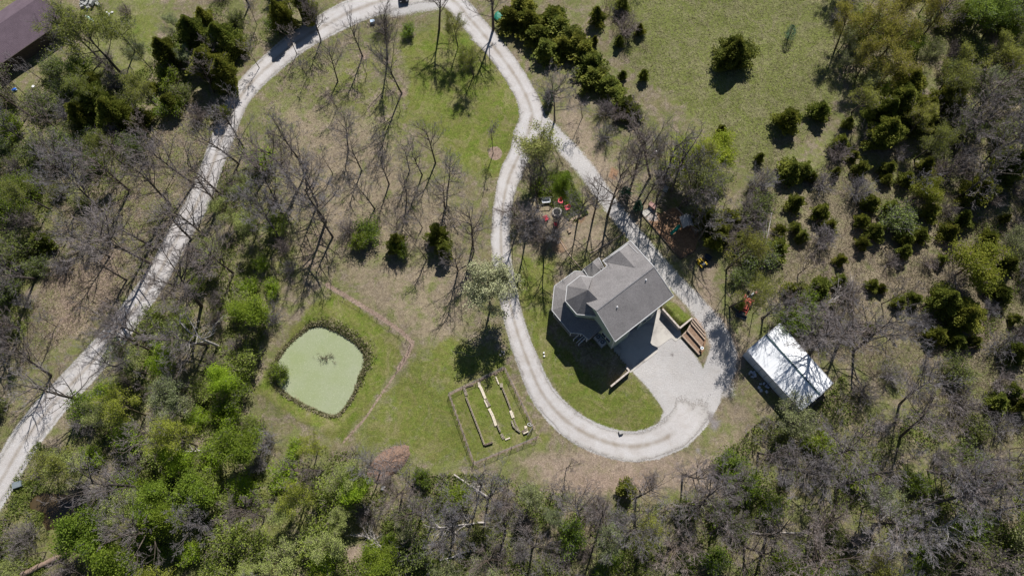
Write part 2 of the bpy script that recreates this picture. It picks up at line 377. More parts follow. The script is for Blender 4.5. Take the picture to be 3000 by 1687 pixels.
    mulch = mx(poly(u, v, PLAY, 4), 0*u,
               .95*poly(u, v, zm([(430,690),(540,570),(640,460),(690,280),(760,230),(960,330),(990,560),(1010,820),(960,1080),(900,1190),(850,1170)], 1950, 900, 8.525), 3),
               .55*poly(u, v, [(1612,692),(1640,684),(1665,730),(1650,745),(1615,740)], 8),
               .7*poly(u, v, [(1700,600),(1718,640),(1700,660),(1690,640)], 8),
               .75*poly(u, v, [(1790,485),(1815,500),(1805,530),(1780,520)], 8))
    mud = mx(*[poly(u, v, c, 16) for c in CREEKS])
    lit = mx(.95*band(u, v, [(1450,448), (1451,449)], 20, 4), .6*band(u, v, [(1062,163),(1063,164)], 14, 7), .6*band(u, v, [(1177,274),(1178,274)], 16, 8), .5*band(u, v, [(1128,184),(1128,185)], 13, 7), 1.1*band(u, v, SWALE, 6, 2.5), .85*band(u, v, SWALE2, 3, 2.5), .8*band(u, v, [(1316,1155),(1478,1078),(1562,1252)], 4, 3), .8*band(u, v, [(1316,1155),(1388,1358),(1572,1282)], 4, 3), .55*poly(u, v, full([(100,650),(330,600),(300,800),(120,900)]), 60),
             .5*poly(u, v, full([(740,560),(830,560),(820,700),(740,690)]), 30), .5*band(u, v, [(1477,1075),(1585,1290)], 6, 5),
             .55*poly(u, v, full([(1400,1180),(1640,1170),(1660,1250),(1450,1260)]), 40), .4*poly(u, v, full([(350,250),(480,270),(460,400),(330,420)]), 50))
    ash = mx(.85*band(u, v, [(2080,1222),(2092,1240)], 18, 22), .7*band(u, v, [(2045,1318),(2046,1319)], 8, 12),
             .6*band(u, v, [(1968,1036),(1970,1040)], 5, 5))
    for nm, ch in (('mask_a', (lawn, mead, dirt, grav)), ('mask_b', (mulch, mud, lit, ash))):
        at = me.color_attributes.new(nm, 'FLOAT_COLOR', 'POINT')
        at.data.foreach_set('color', np.stack(ch, 1).astype(np.float32).ravel())
    o = link('ground', me); o['kind'] = 'structure'
make_ground()

# ------------------------------------------------------------------ gravel roads
def gravel_material():
    m, t, b = nodes('pale_gravel'); oc = coord(t)
    at = t.nodes.new('ShaderNodeAttribute'); at.attribute_name = 'across'
    nM = noise(t, .5, 5, .65, oc, .5); nF = noise(t, 3.2, 5, .75, oc, 1.); nG = noise(t, 9., 3, .8, oc)
    g = ramp(t, nG, [(.25, (.38, .36, .355)), (.5, (.47, .45, .44)), (.8, (.58, .56, .55))])
    g = mix(t, ramp(t, nM, [(.4, (0, 0, 0)), (.7, (.55, .55, .55))]), g, ramp(t, nF, [(.3, (.25, .215, .19)), (.7, (.44, .39, .35))]))
    x = at.outputs['Fac']                      # 0 at the middle of the road, 1 at the edge
    crown = math_(t, 'MULTIPLY', math_(t, 'SUBTRACT', .24, x), 5., clamp=True)
    g = mix(t, math_(t, 'MULTIPLY', crown, math_(t, 'MULTIPLY', nM, 1.35)), g, (.27, .232, .19))
    verge = math_(t, 'MULTIPLY', math_(t, 'SUBTRACT', x, .62), 3.2, clamp=True)
    g = mix(t, math_(t, 'MULTIPLY', verge, nM), g, (.27, .245, .205))
    edge = math_(t, 'MULTIPLY_ADD', math_(t, 'SUBTRACT', math_(t, 'ADD', math_(t, 'MULTIPLY', nF, .6), math_(t, 'MULTIPLY', nM, .4)), .5), 1.7, x)
    edge = math_(t, 'DIVIDE', math_(t, 'SUBTRACT', edge, .82), .2, clamp=True)
    t.links.new(g, b.inputs['Base Color']); b.inputs['Roughness'].default_value = .95; b.inputs['Specular IOR Level'].default_value = .1
    bump(t, b, math_(t, 'ADD', nG, math_(t, 'MULTIPLY', nF, .6)), .6, .12)
    tr = t.nodes.new('ShaderNodeBsdfTransparent'); ms = t.nodes.new('ShaderNodeMixShader')
    t.links.new(edge, ms.inputs[0]); t.links.new(b.outputs[0], ms.inputs[1]); t.links.new(tr.outputs[0], ms.inputs[2])
    t.links.new(ms.outputs[0], t.nodes['Material Output'].inputs[0]); return m
GRAVEL = gravel_material()
def road(name, pts, dz, fade=0):
    a = smooth_line(pts, 9); P = unp(a[:, :2]); C = P[:, :2]
    T = np.gradient(C, axis=0); T /= np.linalg.norm(T, axis=1)[:, None]; N = np.stack([-T[:, 1], T[:, 0]], 1)
    E2 = unp(a[:, :2]+np.stack([np.zeros(len(a)), np.ones(len(a))], 1))
    mpp = np.abs(E2[:, 1]-P[:, 1]); hw = a[:, 2]*mpp
    na = 9; V = []; ac = []
    for k in range(na):
        s = 2*k/(na-1)-1; jit = (np.convolve(rng.normal(0, .28, len(a)+4), np.ones(5)/5, 'valid') if abs(s) > .9 else 0)
        q = C+N*((s*hw*.98+jit)[:, None]); V.append(np.column_stack([q, hz(q[:, 0], q[:, 1])+dz])); ac.append(np.full(len(a), abs(s)))
    V = np.stack(V, 1).reshape(-1, 3); n = len(a); ac = np.stack(ac, 1)
    if fade: ac = np.maximum(ac, np.clip((np.arange(n)-(n-fade))/fade*1.5, 0, 1.5)[:, None])
    ac = ac.ravel()
    i = (np.arange(n-1)[:, None]*na+np.arange(na-1)[None]).ravel()
    me = np_mesh(name, V, np.stack([i, i+na, i+na+1, i+1], 1), [GRAVEL], smooth=True)
    at = me.attributes.new('across', 'FLOAT', 'POINT'); at.data.foreach_set('value', ac.astype(np.float32))
    o = link(name, me); o['kind'] = 'structure'
road('gravel_road', ROAD_LEFT, .030); road('gravel_driveway', ROAD_LOOP, .036, 22)

# ------------------------------------------------------------------ POND and creek water
def water_sheet(name, outline, z, mat, grow=4, hump=0.):
    P = [U(a, b, z) for a, b in outline]; c = np.mean(P, axis=0); V = [tuple(c)]; F_ = []
    pts = smooth_line([tuple(p[:2]) for p in P]+[tuple(P[0][:2])], .5)[:-1]
    n = len(pts)
    for r in (.33, .66, 1.0):
        for p in pts:
            d = np.array([p[0]-c[0], p[1]-c[1]]); L = np.linalg.norm(d); q = c[:2]+d*(r*(1+.25/L))
            V.append((q[0], q[1], z))
    for k in range(n):
        j = (k+1) % n; F_.append((0, 1+k, 1+j))
        for r in range(2): F_.append((1+r*n+k, 1+(r+1)*n+k, 1+(r+1)*n+j, 1+r*n+j))
    a = sum(pts[i][0]*pts[(i+1) % n][1]-pts[(i+1) % n][0]*pts[i][1] for i in range(n))
    if a < 0: F_ = [f[::-1] for f in F_]
    mb = MB(); mb.add(V, F_); o = mb.build(name, mat); o['kind'] = 'structure'; return o
m, t, b = nodes('duckweed_scum'); oc = coord(t)
n1 = noise(t, .10, 3, .5, oc); n2 = noise(t, 1.3, 6, .7, oc, 2.5); n3 = noise(t, 6, 4, .7, oc)
c1 = ramp(t, n1, [(.38, (.235, .27, .135)), (.62, (.285, .305, .21))])
c1 = mix(t, ramp(t, n2, [(.34, (.6, .6, .6)), (.47, (0, 0, 0))]), c1, (.20, .245, .12))
c1 = mix(t, ramp(t, n3, [(.55, (0, 0, 0)), (.72, (.4, .4, .4))]), c1, (.55, .58, .42))
t.links.new(c1, b.inputs['Base Color']); b.inputs['Roughness'].default_value = .7; b.inputs['Specular IOR Level'].default_value = .2
water_sheet('pond_water', POND, -.22, m)
m, t, b = nodes('muddy_water'); oc = coord(t)
t.links.new(ramp(t, noise(t, .5, 5, .6, oc, 1), [(.3, (.035, .024, .012)), (.7, (.085, .060, .030))]), b.inputs['Base Color'])
b.inputs['Roughness'].default_value = .12
for c in CREEKS: water_sheet('creek_water', c, -.24, m)

# ------------------------------------------------------------------ HOUSE
def roofing(name, ca, cb, sc=1.):
    m, t, b = nodes(name); oc = coord(t)
    n1 = noise(t, 7*sc, 4, .8, oc); n2 = noise(t, .6, 4, .6, oc)
    col = ramp(t, n1, [(.3, ca), (.7, cb)]); col = mix(t, .7, col, ramp(t, n2, [(.3, (.8, .8, .8)), (.7, (1.15, 1.15, 1.15))]), 'MULTIPLY')
    wv = t.nodes.new('ShaderNodeTexWave'); wv.bands_direction = 'Z'; wv.inputs['Scale'].default_value = 3.2; wv.inputs['Distortion'].default_value = .4
    t.links.new(oc, wv.inputs[0]); col = mix(t, .22, col, ramp(t, wv.outputs[0], [(.0, (.45, .45, .45)), (.3, (1.1, 1.1, 1.1))]), 'MULTIPLY')
    t.links.new(col, b.inputs['Base Color']); b.inputs['Roughness'].default_value = .9; b.inputs['Specular IOR Level'].default_value = .2
    bump(t, b, math_(t, 'ADD', n1, wv.outputs[0]), .35, .03); return m
SHING = roofing('grey_shingles', (.125, .116, .115), (.27, .255, .25))
TRIM = plain('white_trim', (.74, .73, .72), .5, .05); GUT = plain('gutter_white', (.46, .46, .46), .5, .08)
m, t, b = nodes('sage_siding'); oc = coord(t); wv = t.nodes.new('ShaderNodeTexWave'); wv.bands_direction = 'Z'; wv.inputs['Scale'].default_value = 1.6
t.links.new(oc, wv.inputs[0]); t.links.new(mix(t, .5, (.40, .47, .38), ramp(t, wv.outputs[0], [(0, (.6, .6, .6)), (.2, (1, 1, 1))]), 'MULTIPLY'), b.inputs['Base Color'])
b.inputs['Roughness'].default_value = .7; SIDING = m
GLASS = plain('dark_window_glass', (.025, .032, .045), .08, .1)
house = empty('house', tuple(U(1800, 880, 0)[:2])+(0,), 0, 'grey-shingled house with sage siding, turret and wraparound porch inside the drive loop', 'house')
def hpart(mb, name, mat, label=None):
    me = mb.mesh(name, mat); me.transform(Matrix.Translation(-Vector(house.location))); o = link(name, me, house)
    if label: o['label'] = label
    return o
ZR, ZE = 9.6, 7.2
rE, rW = U(1916.2, 781.9, ZR), U(1747.3, 911, ZR)
eS, eE = U(1801.7, 1000.7, ZE), U(1974.4, 867.8, ZE)
ax = (rE-rW)[:2]/np.linalg.norm((rE-rW)[:2]); nrm = np.array([-ax[1], ax[0]])          # along the ridge; towards the far side
def RP(s, d, z): q = rW[:2]+ax*s+nrm*d; return np.array([q[0], q[1], z])
LR = np.linalg.norm((rE-rW)[:2]); dS = float((eS[:2]-rW[:2]).dot(nrm)); sS = float((eS[:2]-rW[:2]).dot(ax)); sE = float((eE[:2]-rW[:2]).dot(ax))
slope = (ZR-ZE)/abs(dS)
def on_nw(u, v):                       # a pixel on the far (upper) roof plane
    z = 7.
    for _ in range(12):
        p = U(u, v, z); d = float((p[:2]-rW[:2]).dot(nrm)); z = ZR-slope*d
    p[2] = z; return p
eN = on_nw(1846.3, 704.8); j1 = on_nw(1765.8, 763.5); j2 = on_nw(1779, 779.4); j3 = on_nw(1735.7, 812)
dN = float((j3[:2]-rW[:2]).dot(nrm)); wN = RP(min(0., sS), dN, ZR-slope*dN)
mb = MB(); mb.slab([rW, rE, RP(sE, dS, ZE), RP(sS, dS, ZE)], .16); hpart(mb, 'roof', SHING)
mb = MB(); mb.slab([rE+(0, 0, .003), rW+(0, 0, .003), wN, RP(float((j2[:2]-rW[:2]).dot(ax)), dN, ZR-slope*dN), j1, eN], .16); hpart(mb, 'roof', SHING)
# cross gable
A_, B_ = on_nw(1768.7, 766.4), on_nw(1839.5, 714.6); C_ = U(1814.3, 734.3, 8.1); D_ = on_nw(1860.9, 784.8)
Bb = on_nw(1869.6, 744)
A_[2] += .06; B_[2] += .06; D_[2] += .02
mb = MB(); mb.slab([A_, C_, D_], .05); mb.slab([C_, B_, D_], .05); mb.slab([B_, Bb+(0, 0, .05), D_+(0, 0, .01)], .05); hpart(mb, 'roof', SHING)
mb = MB(); mb.bar(A_, C_, .05, .08); mb.bar(C_, B_, .05, .08); mb.bar(B_+(0, 0, .06), Bb+(0, 0, .08), .06, .1); mb.bar(A_+(0, 0, .03), B_+(0, 0, .03), .07, .1); hpart(mb, 'trim', GUT)
# ridge cap
mb = MB(); mb.bar(rW+(0, 0, .03), rE+(0, 0, .03), .16, .03); hpart(mb, 'ridge_cap', plain('ridge_cap_shingle', (.17, .165, .17), .9))
# turret
TE = [U(a, b, ZE) for a, b in [(1735.7,812),(1699.8,807.5),(1661.3,837.2),(1656.5,881.9),(1689.7,920.7),(1743.4,925.5)]]
AP = U(1723, 848.9, 10.0)
tb = [RP(2.2, -1.4, ZE), RP(2.2, dN-.4, ZE)]
ring = TE+tb
mb = MB()
for k in range(len(ring)): mb.slab([AP, ring[k], ring[(k+1) % len(ring)]], .12)
hpart(mb, 'turret_roof', SHING)
mb = MB()
for k in range(5): mb.bar(TE[k]+(0, 0, -.06), TE[k+1]+(0, 0, -.06), .09, .2)
mb.bar(RP(sS, dS, ZE-.05), RP(sE, dS, ZE-.05), .10, .2); mb.bar(rW+(0, 0, -.05), RP(sS, dS, ZE-.05), .07, .2)
mb.bar(rE+(0, 0, -.05), RP(sE, dS, ZE-.05), .07, .2); mb.bar(rE+(0, 0, -.05), eN+(0, 0, -.05), .1, .2); mb.bar(eN+(0, 0, -.05), j1+(0, 0, -.05), .08, .2)
mb.bar(j1+(0, 0, -.05), j2+(0, 0, -.05), .1, .2); mb.bar(j2+(0, 0, -.05), j3+(0, 0, -.05), .08, .2)
hpart(mb, 'gutter', GUT)
tc = np.mean(TE, axis=0); TI = [tc+(p-tc)*.9 for p in TE]
mb = MB(); mb.prism([tuple(p[:2]) for p in TI]+[tuple(p[:2]) for p in tb], -.4, ZE-.02); hpart(mb, 'turret_wall', SIDING)
# main walls with a projecting bay on the drive side
oh = .42
def rect(s0, s1, d0, d1): return [tuple(RP(a, b, 0)[:2]) for a, b in ((s0, d0), (s1, d0), (s1, d1), (s0, d1))]
sW0 = sS+oh; sE0 = sE-oh; d0 = dS+oh
mb = MB(); mb.prism(rect(sW0, sE0, d0+.9, dN-.5), -.6, ZE-.05)
q = [(sW0, 0), (sE0, 0)]
for s_ in (sW0, sE0-.15):                                  # gable triangles
    a, b_, c_ = RP(s_, dS+oh, ZE-.2), RP(s_, 0, ZR-.22), RP(s_, dN-.3, ZR-slope*dN-.1)
    off = np.array([ax[0], ax[1], 0])*.15
    mb.add([a, b_, c_, a+off, b_+off, c_+off], [(0, 1, 2), (5, 4, 3), (0, 3, 4, 1), (1, 4, 5, 2), (2, 5, 3, 0)])
hpart(mb, 'wall', SIDING)
ls = LR
def foot_s(u, v): p = U(u, v, 0); return float((p[:2]-rW[:2]).dot(ax))
mb = MB(); mb.prism(rect(sW0+.002, sW0+ls*.30, d0, d0+1.0), -.6, ZE-.07); hpart(mb, 'bay', SIDING)
mb = MB(); mb.prism(rect(sW0+ls*.50, sW0+ls*.76, d0+.05, d0+1.0), -.6, ZE-.07); hpart(mb, 'bay', SIDING)
def wall_box(s, d, z, ws, wd, wz, mb=None):
    mb = mb or MB(); c = RP(s, d, z); return mb.box(tuple(c), (ws, wd, wz), math.atan2(ax[1], ax[0]))
mb = MB()
for s_ in (sW0, sW0+ls*.30, sW0+ls*.50, sW0+ls*.76): wall_box(s_, d0+.03, 3.3, .09, .09, 7.4, mb)
wall_box(sE0, d0+.9, 3.3, .09, .09, 7.4, mb)
hpart(mb, 'corner_board', TRIM)
def window(s, d, z, w, h, along=True, panes=2):
    wd = (w, .08, h) if along else (.08, w, h)
    f = hpart(wall_box(s, d, z, *wd), 'window', TRIM)
    for k in range(panes):
        o_ = (k-(panes-1)/2)*w/panes; pw = w/panes-.12
        mbp = wall_box(s+(o_ if along else -.045), d+(-.045 if along else o_), z, *((pw, .03, h-.2) if along else (.03, pw, h-.2)))
        me = mbp.mesh('pane', GLASS); me.transform(Matrix.Translation(-Vector(house.location))); p = link('pane', me, f)
window(sW0+ls*.63, d0+.02, 5.4, 2.3, 1.3); window(sW0+ls*.63, d0+.02, 2.4, 1.9, 1.4)
window(sW0+ls*.88, d0+.88, 5.2, 1.1, 1.3, True, 1)
window(sW0-.02, d0+1.5, 3.2, 1.9, 1.3, False)
hpart(wall_box(sW0+ls*.40, d0+.86, 1.25, 1.7, .08, 2.5), 'garage_door', TRIM)
# porch roof
O = [U(a, b, 4.0) for a, b in [(1715.3,796.5),(1684.2,793.9),(1624,838.2),(1616.9,909),(1670.6,974.5),(1704.6,977.4),(1724,994),(1759,966.8)]]
def up(p, z): return np.array([p[0], p[1], z])
I = [up(TI[0], 5.0), up(TI[1], 5.0), up(TI[2], 5.0), up(TI[3], 5.0), up(TI[4], 5.0), up(RP(sW0, d0+4.2, 0), 5.0), up(RP(sW0, d0+3.4, 0), 4.9), up(RP(sW0, d0+2.6, 0), 4.6)]
mb = MB()
for k in range(7):
    mb.slab([O[k], O[k+1], I[k+1]], .1); mb.slab([O[k], I[k+1], I[k]+(0, 0, .002)], .1)
hpart(mb, 'porch_roof', SHING)
mb = MB()
for k in range(7): mb.bar(O[k]+(0, 0, -.04), O[k+1]+(0, 0, -.04), .09, .2)
hpart(mb, 'porch_gutter', GUT)
mb = MB(); mb.prism([tuple((tc+(p-tc)*.93)[:2]) for p in O], .4, 1.35); hpart(mb, 'porch_deck', plain('deck_boards', (.30, .27, .25)))
for k in range(8):
    p = tc+(O[k]-tc)*.92; mb = MB(); mb.box((p[0], p[1], 2.6), (.14, .14, 2.7)); hpart(mb, 'porch_post', TRIM)
# entry gable roof (upper left side)
e1, e2, e3, e4 = U(1709,788.7,4.3), U(1754,754.7,4.3), on_nw(1781, 781)*[1, 1, 0]+[0, 0, 4.6], on_nw(1738, 811)*[1, 1, 0]+[0, 0, 4.6]
g1, g2 = U(1736.6,768.3,5.4), U(1764,797,5.6)
mb = MB(); mb.slab([e1, g1, g2, e4], .1); mb.slab([g1, e2, e3, g2+(0, 0, .003)], .1); hpart(mb, 'entry_roof', SHING)
mb = MB(); mb.bar(e1, g1, .06, .14); mb.bar(g1, e2, .06, .14); mb.bar(e2, e3, .08, .14); mb.bar(e1, e4, .08, .14); hpart(mb, 'entry_trim', GUT)
for p in (e1, e2): mb = MB(); mb.box((p[0]*.97+tc[0]*.03, p[1]*.97+tc[1]*.03, 2.1), (.15, .15, 4.2)); hpart(mb, 'entry_post', TRIM)
# porch steps with white rails
s0 = [G(1699, 985), G(1716, 989), G(1709, 1003), G(1696, 990)]
mb = MB()
a0, a1 = U(1703, 977, 1.5), U(1718, 991, 1.5); f0 = (a0-a1); out = np.array([-.75, -.62, 0])
for k in range(3):
    st = MB(); st.bar(a0+out*(.25+.5*k)+(0, 0, -.15-.25*k), a1+out*(.25+.5*k)+(0, 0, -.15-.25*k), .34, .08); hpart(st, 'step', plain('grey_step_paint', (.16, .18, .21)))
for a in (a0, a1): mb.bar(a+(0, 0, .95), a+out*1.6+(0, 0, .25), .09, .09); mb.bar(a+out*1.6+(0, 0, .3), a+out*1.6+(0, 0, -1.2), .1, .1)
mb.bar(a0+out*.05+(0, 0, .9), a1+out*.05+(0, 0, .9), .07, .07); mb.bar((a0+a1)/2+(0, 0, .1), (a0+a1)/2+out*1.6+(0, 0, -.6), .07, .07)
hpart(mb, 'step_railing', TRIM)
for u_, v_ in [(1889.5, 826), (1806.5, 903)]:
    z = 8.4; p = U(u_, v_, z); p[2] = ZR-slope*abs(float((p[:2]-rW[:2]).dot(nrm)))
    mb = MB(); mb.cyl(p+(0, 0, -.1), p+(0, 0, .38), .07, n=8); mb.cyl(p+(0, 0, .0), p+(0, 0, .05), .16, .1, n=8); hpart(mb, 'vent_pipe', TRIM)

# outdoor condenser units
for (u_, v_), lb in (((1751.5, 991.5), 'square air conditioning unit beside the house wall, the one nearer the porch steps'), ((1763.5, 1006), 'square air conditioning unit beside the house wall, the one nearer the garage corner')):
    p = G(u_, v_); r = empty('air_conditioner', tuple(p), math.atan2(ax[1], ax[0]), lb, 'air conditioner', 'air conditioning units by the house')
    MB().box((0, 0, .04), (1.1, 1.1, .1)).build('pad', plain('concrete', (.40, .38, .35), .9), r)
    MB().box((0, 0, .5), (.84, .84, .82)).build('cabinet', plain('pale_metal', (.50, .50, .52), .5, .08), r)
    g = MB(); g.cyl((0, 0, .905), (0, 0, .93), .33, n=20); g.build('fan_opening', plain('black_grille', (.02, .02, .025), .4), r)
    g = MB()
    for k in range(4): g.box((0, 0, .95), (.62, .035, .02), k*math.pi/4)
    g.cyl((0, 0, .93), (0, 0, .97), .09, n=10); g.build('fan_grille', plain('pale_metal', (.5, .5, .52)), r)

# ------------------------------------------------------------------ concrete, retaining walls, terraces
def sheet(name, outline, mat, dz, kind='structure', thick=None):
    P = [U(a, b, 0.) for a, b in outline]; mb = MB(); z = max(float(hz(p[0], p[1])) for p in P) if thick is None else 0
    pts = [tuple(p[:2]) for p in P]
    mb.prism(pts, -.3, dz); o = mb.build(name, mat)
    if kind: o['kind'] = kind
    return o
CONC = plain('concrete', (.40, .38, .35), .9)
m, t, b = nodes('apron_concrete'); oc = coord(t)
cc = ramp(t, noise(t, .45, 5, .6, oc, .5), [(.33, (.26, .24, .22)), (.5, (.44, .41, .37)), (.75, (.50, .47, .42))])
t.links.new(mix(t, .3, cc, ramp(t, noise(t, 8, 3, .7, oc), [(.3, (.8, .8, .8)), (.7, (1.1, 1.1, 1.1))]), 'MULTIPLY'), b.inputs['Base Color']); b.inputs['Roughness'].default_value = .9
sheet('apron_pavement', APRON, m, .05)
TIMB = plain('weathered_timber', (.34, .26, .20), .9, .3, 5); WALLM = plain('retaining_block', (.36, .33, .31), .9, .2, 4)
def wall_thing(name, pts, z0, z1, w, mat, cap, label, cat, group=None):
    P = [U(a, b, z1) for a, b in pts]; r = empty(name, (P[0][0], P[0][1], 0), 0, label, cat, group); L = Vector(r.location)
    def part(mb, n_, m_): me = mb.mesh(n_, m_); me.transform(Matrix.Translation(-L)); return link(n_, me, r)
    body = MB(); nb = 0
    for i in range(len(P)-1):
        a, c = P[i], P[i+1]; d = (c-a)/np.linalg.norm(c-a)
        mid = (a+c)/2; Ln = np.linalg.norm(c-a)+w*(.5 if i < len(P)-2 else 0)
        body.box((mid[0], mid[1], (z0+z1)/2-.06), (np.linalg.norm(c-a)-.002, w, z1-z0-.12), math.atan2(d[1], d[0]))
        n = max(1, int(round(np.linalg.norm(c-a)/.85)))
        for k in range(n):
            q0 = a+(c-a)*(k/n); q1 = a+(c-a)*((k+1)/n-.012); cp = MB(); cp.bar(q0+(0, 0, -.06+rnd.uniform(-.006, .006)), q1+(0, 0, -.06), w+.06, .12); part(cp, 'cap_stone', cap)
    part(body, 'wall_body', mat); return r
CAP = plain('pale_cap_stone', (.46, .40, .35), .9, .15)
wall_thing('retaining_wall', zm([(1965,228),(2225,518),(2415,362)], 1560, 860, 5.152), -.2, 1.5, .20, WALLM, CAP, 'tall L-shaped retaining wall holding up the small lawn right of the garage apron', 'wall')
wall_thing('retaining_wall', zm([(1412,1105),(1465,1165),(1180,1400)], 1560, 860, 5.152), -.2, 1.12, .20, TIMB, CAP, 'low L-shaped retaining wall at the lower tip of the house shadow', 'wall')
tz = [(.55, (420,705), (850,1175)), (1.0, (545,575), (905,985)), (1.35, (645,395), (990,800)), (1.55, (665,322), (985,708)), (1.75, (697,272), (975,600))]
tb_ = empty('terraced_bed', tuple(G(2010, 985)), 0, 'mulched bed stepped with parallel timbers right of the garage apron', 'garden bed'); L0 = Vector(tb_.location)
for k, (z, a, c) in enumerate(tz):
    A = U(1950+a[0]/8.525, 900+a[1]/8.525, z*.8); C = U(1950+c[0]/8.525, 900+c[1]/8.525, z*.8)
    for l_ in range(3):
        mb = MB(); mb.bar(A+(0, 0, -.09-.17*l_), C+(0, 0, -.09-.17*l_), .2-.01*l_, .16); me = mb.mesh('timber', TIMB); me.transform(Matrix.Translation(-L0)); link('timber', me, tb_)
    if k < 4:
        A2 = U(1950+tz[k+1][1][0]/8.525, 900+tz[k+1][1][1]/8.525, z*.8); C2 = U(1950+tz[k+1][2][0]/8.525, 900+tz[k+1][2][1]/8.525, z*.8)
        mb = MB(); mb.slab([A+(0, 0, -.06), C+(0, 0, -.06), C2+(0, 0, -.06), A2+(0, 0, -.06)], .6); me = mb.mesh('mulch_bed', plain('orange_brown_mulch', (.22, .145, .10), .95, .45, 6)); me.transform(Matrix.Translation(-L0)); link('mulch_bed', me, tb_)
        mb = MB(); mb.bar(A+(0, 0, -.1), A2+(0, 0, -.1), .2, .2); me = mb.mesh('timber', TIMB); me.transform(Matrix.Translation(-L0)); link('timber', me, tb_)
p = U(1950+905/8.525, 900+1025/8.525, .75)
pot = empty('garden_pot', (p[0], p[1], .55), 0, 'small round white pot with a blue-grey middle on the mulched terrace', 'pot')
MB().cyl((0, 0, 0), (0, 0, .42), .18, .26, 14).build('pot_body', TRIM, pot); MB().cyl((0, 0, .40), (0, 0, .44), .16, .12, 12).build('pot_filling', plain('blue_grey', (.10, .18, .24)), pot)

# ------------------------------------------------------------------ SHED
sh = [U(2188, 1027.3, 2.8), U(2285.9, 947.5, 2.8), U(2440, 1121.5, 2.8), U(2347.6, 1202.3, 2.8)]
zg = float(hz(sh[0][0], sh[0][1])); c0 = np.mean(sh, axis=0)
shed = empty('shed', (c0[0], c0[1], zg), 0, 'white metal shed with a low gable roof and dark ridge line', 'shed'); L1 = Vector(shed.location)
def spart(mb, n_, m_, par=None):
    me = mb.mesh(n_, m_); me.transform(Matrix.Translation(-L1)); return link(n_, me, par or shed)
WM = plain('white_roof_metal', (.84, .85, .86), .35, .04, 1.5)
SW = plain('pale_wall_metal', (.55, .60, .66), .45, .06, 1.)
w_, n_, e_, s_ = sh; rw = (w_+n_)/2; rw[2] = 4.0; re = (s_+e_)/2; re[2] = 4.0
for a, b, c, d in ((w_, s_, re, rw), (rw, re, e_, n_)):
    k = 14
    for i in range(k):
        f0, f1 = i/k, (i+1)/k-.0004
        mb = MB(); mb.slab([a+(b-a)*f0, a+(b-a)*f1, d+(c-d)*f1, d+(c-d)*f0], .05)
        mb.bar(a+(b-a)*(f0+.001)+(0, 0, .015), d+(c-d)*(f0+.001)+(0, 0, .015), .05, .035); spart(mb, 'roof_panel', WM)
spart(MB().bar(rw+(0, 0, .06), re+(0, 0, .06), .22, .05), 'ridge_vent', plain('dark_green_grey', (.045, .085, .09), .6))
mb = MB()
for a, b in ((rw, w_), (rw, n_), (re, e_), (re, s_)): mb.bar(a+(0, 0, .03), b+(0, 0, .03), .14, .12)
mb.bar(w_, s_, .1, .12); mb.bar(n_, e_, .1, .12); spart(mb, 'edge_trim', plain('pale_metal', (.5, .5, .52)))
ins = [c0+(p-c0)*.985 for p in sh]
for a, b in ((ins[0], ins[3]), (ins[3], ins[2]), (ins[2], ins[1]), (ins[1], ins[0])):
    n = 10
    for i in range(n):
        q0 = a+(b-a)*(i/n); q1 = a+(b-a)*((i+1)/n-.004); mb = MB()
        A = np.array([q0[0], q0[1], (zg+2.72)/2]); B = np.array([q1[0], q1[1], (zg+2.72)/2]); mb.bar(A, B, .06, 2.72-zg); spart(mb, 'wall_panel', SW)
for e0, e1, rr in ((ins[0], ins[1], rw), (ins[3], ins[2], re)):
    mb = MB(); o_ = (c0-rr)/np.linalg.norm(c0-rr)*.2; o_[2] = 0; off = o_*.4
    mb.add([e0+o_, e1+o_, rr+o_+(0, 0, -.08), e0+o_+off, e1+o_+off, rr+o_+off+(0, 0, -.08)], [(0, 1, 2), (5, 4, 3), (0, 3, 4, 1), (1, 4, 5, 2), (2, 5, 3, 0)]); spart(mb, 'gable_panel', SW)
dd = (ins[3]-ins[0])/np.linalg.norm(ins[3]-ins[0]); nn_ = np.array([dd[1], -dd[0], 0]); nn_ = nn_ if nn_.dot(ins[0]-c0) > 0 else -nn_
for off in (1.5, 2.7)[:1]:
    q = ins[0]+dd*off; spart(MB().box((q[0]+nn_[0]*.05, q[1]+nn_[1]*.05, zg+1.1), (1.0, .05, 2.0), math.atan2(dd[1], dd[0])), 'door', plain('door_metal', (.46, .50, .56), .4))

# ------------------------------------------------------------------ small things in the yard
def P_(name, c, r=.7, v=.2): return plain(name, c, r, v)
RED = P_('red_plastic', (.62, .035, .07), .45, .12)
fx, fy = G(1632, 624)[:2]
def chair(u, v, label, face=None):
    p = G(u, v); a = math.atan2(fy-p[1], fx-p[0])-math.pi/2 if face is None else face
    r = empty('lawn_chair', tuple(p), a, label, 'chair', 'red slatted lawn chairs round the fire pit')
    for k in range(5): MB().box((0, .28-.115*k, .38-.035*k), (.52, .10, .025), rx=.25).build('seat_slat', RED, r)
    for k in range(5): x = (k-2)*.115; MB().bar((x*.85, -.24, .28), (x*1.25, -.52, 1.02-.03*abs(k-2)), .10, .025).build('back_slat', RED, r)
    for s in (-1, 1):
        MB().box((s*.34, -.02, .56), (.13, .68, .03)).build('armrest', RED, r)
        MB().bar((s*.31, .28, 0), (s*.31, .28, .56), .04, .10).build('leg', RED, r); MB().bar((s*.31, -.58, 0), (s*.31, .3, .36), .04, .10).build('leg', RED, r)
chair(1642, 593, 'red slatted lawn chair above the fire pit, next to the green weeds')
chair(1661, 612, 'red slatted lawn chair to the right of the fire pit beside a dark trunk')
chair(1600, 642, 'red slatted lawn chair to the lower left of the fire pit under bare twigs')
chair(1629, 661, 'red slatted lawn chair below the fire pit with its back to the house')
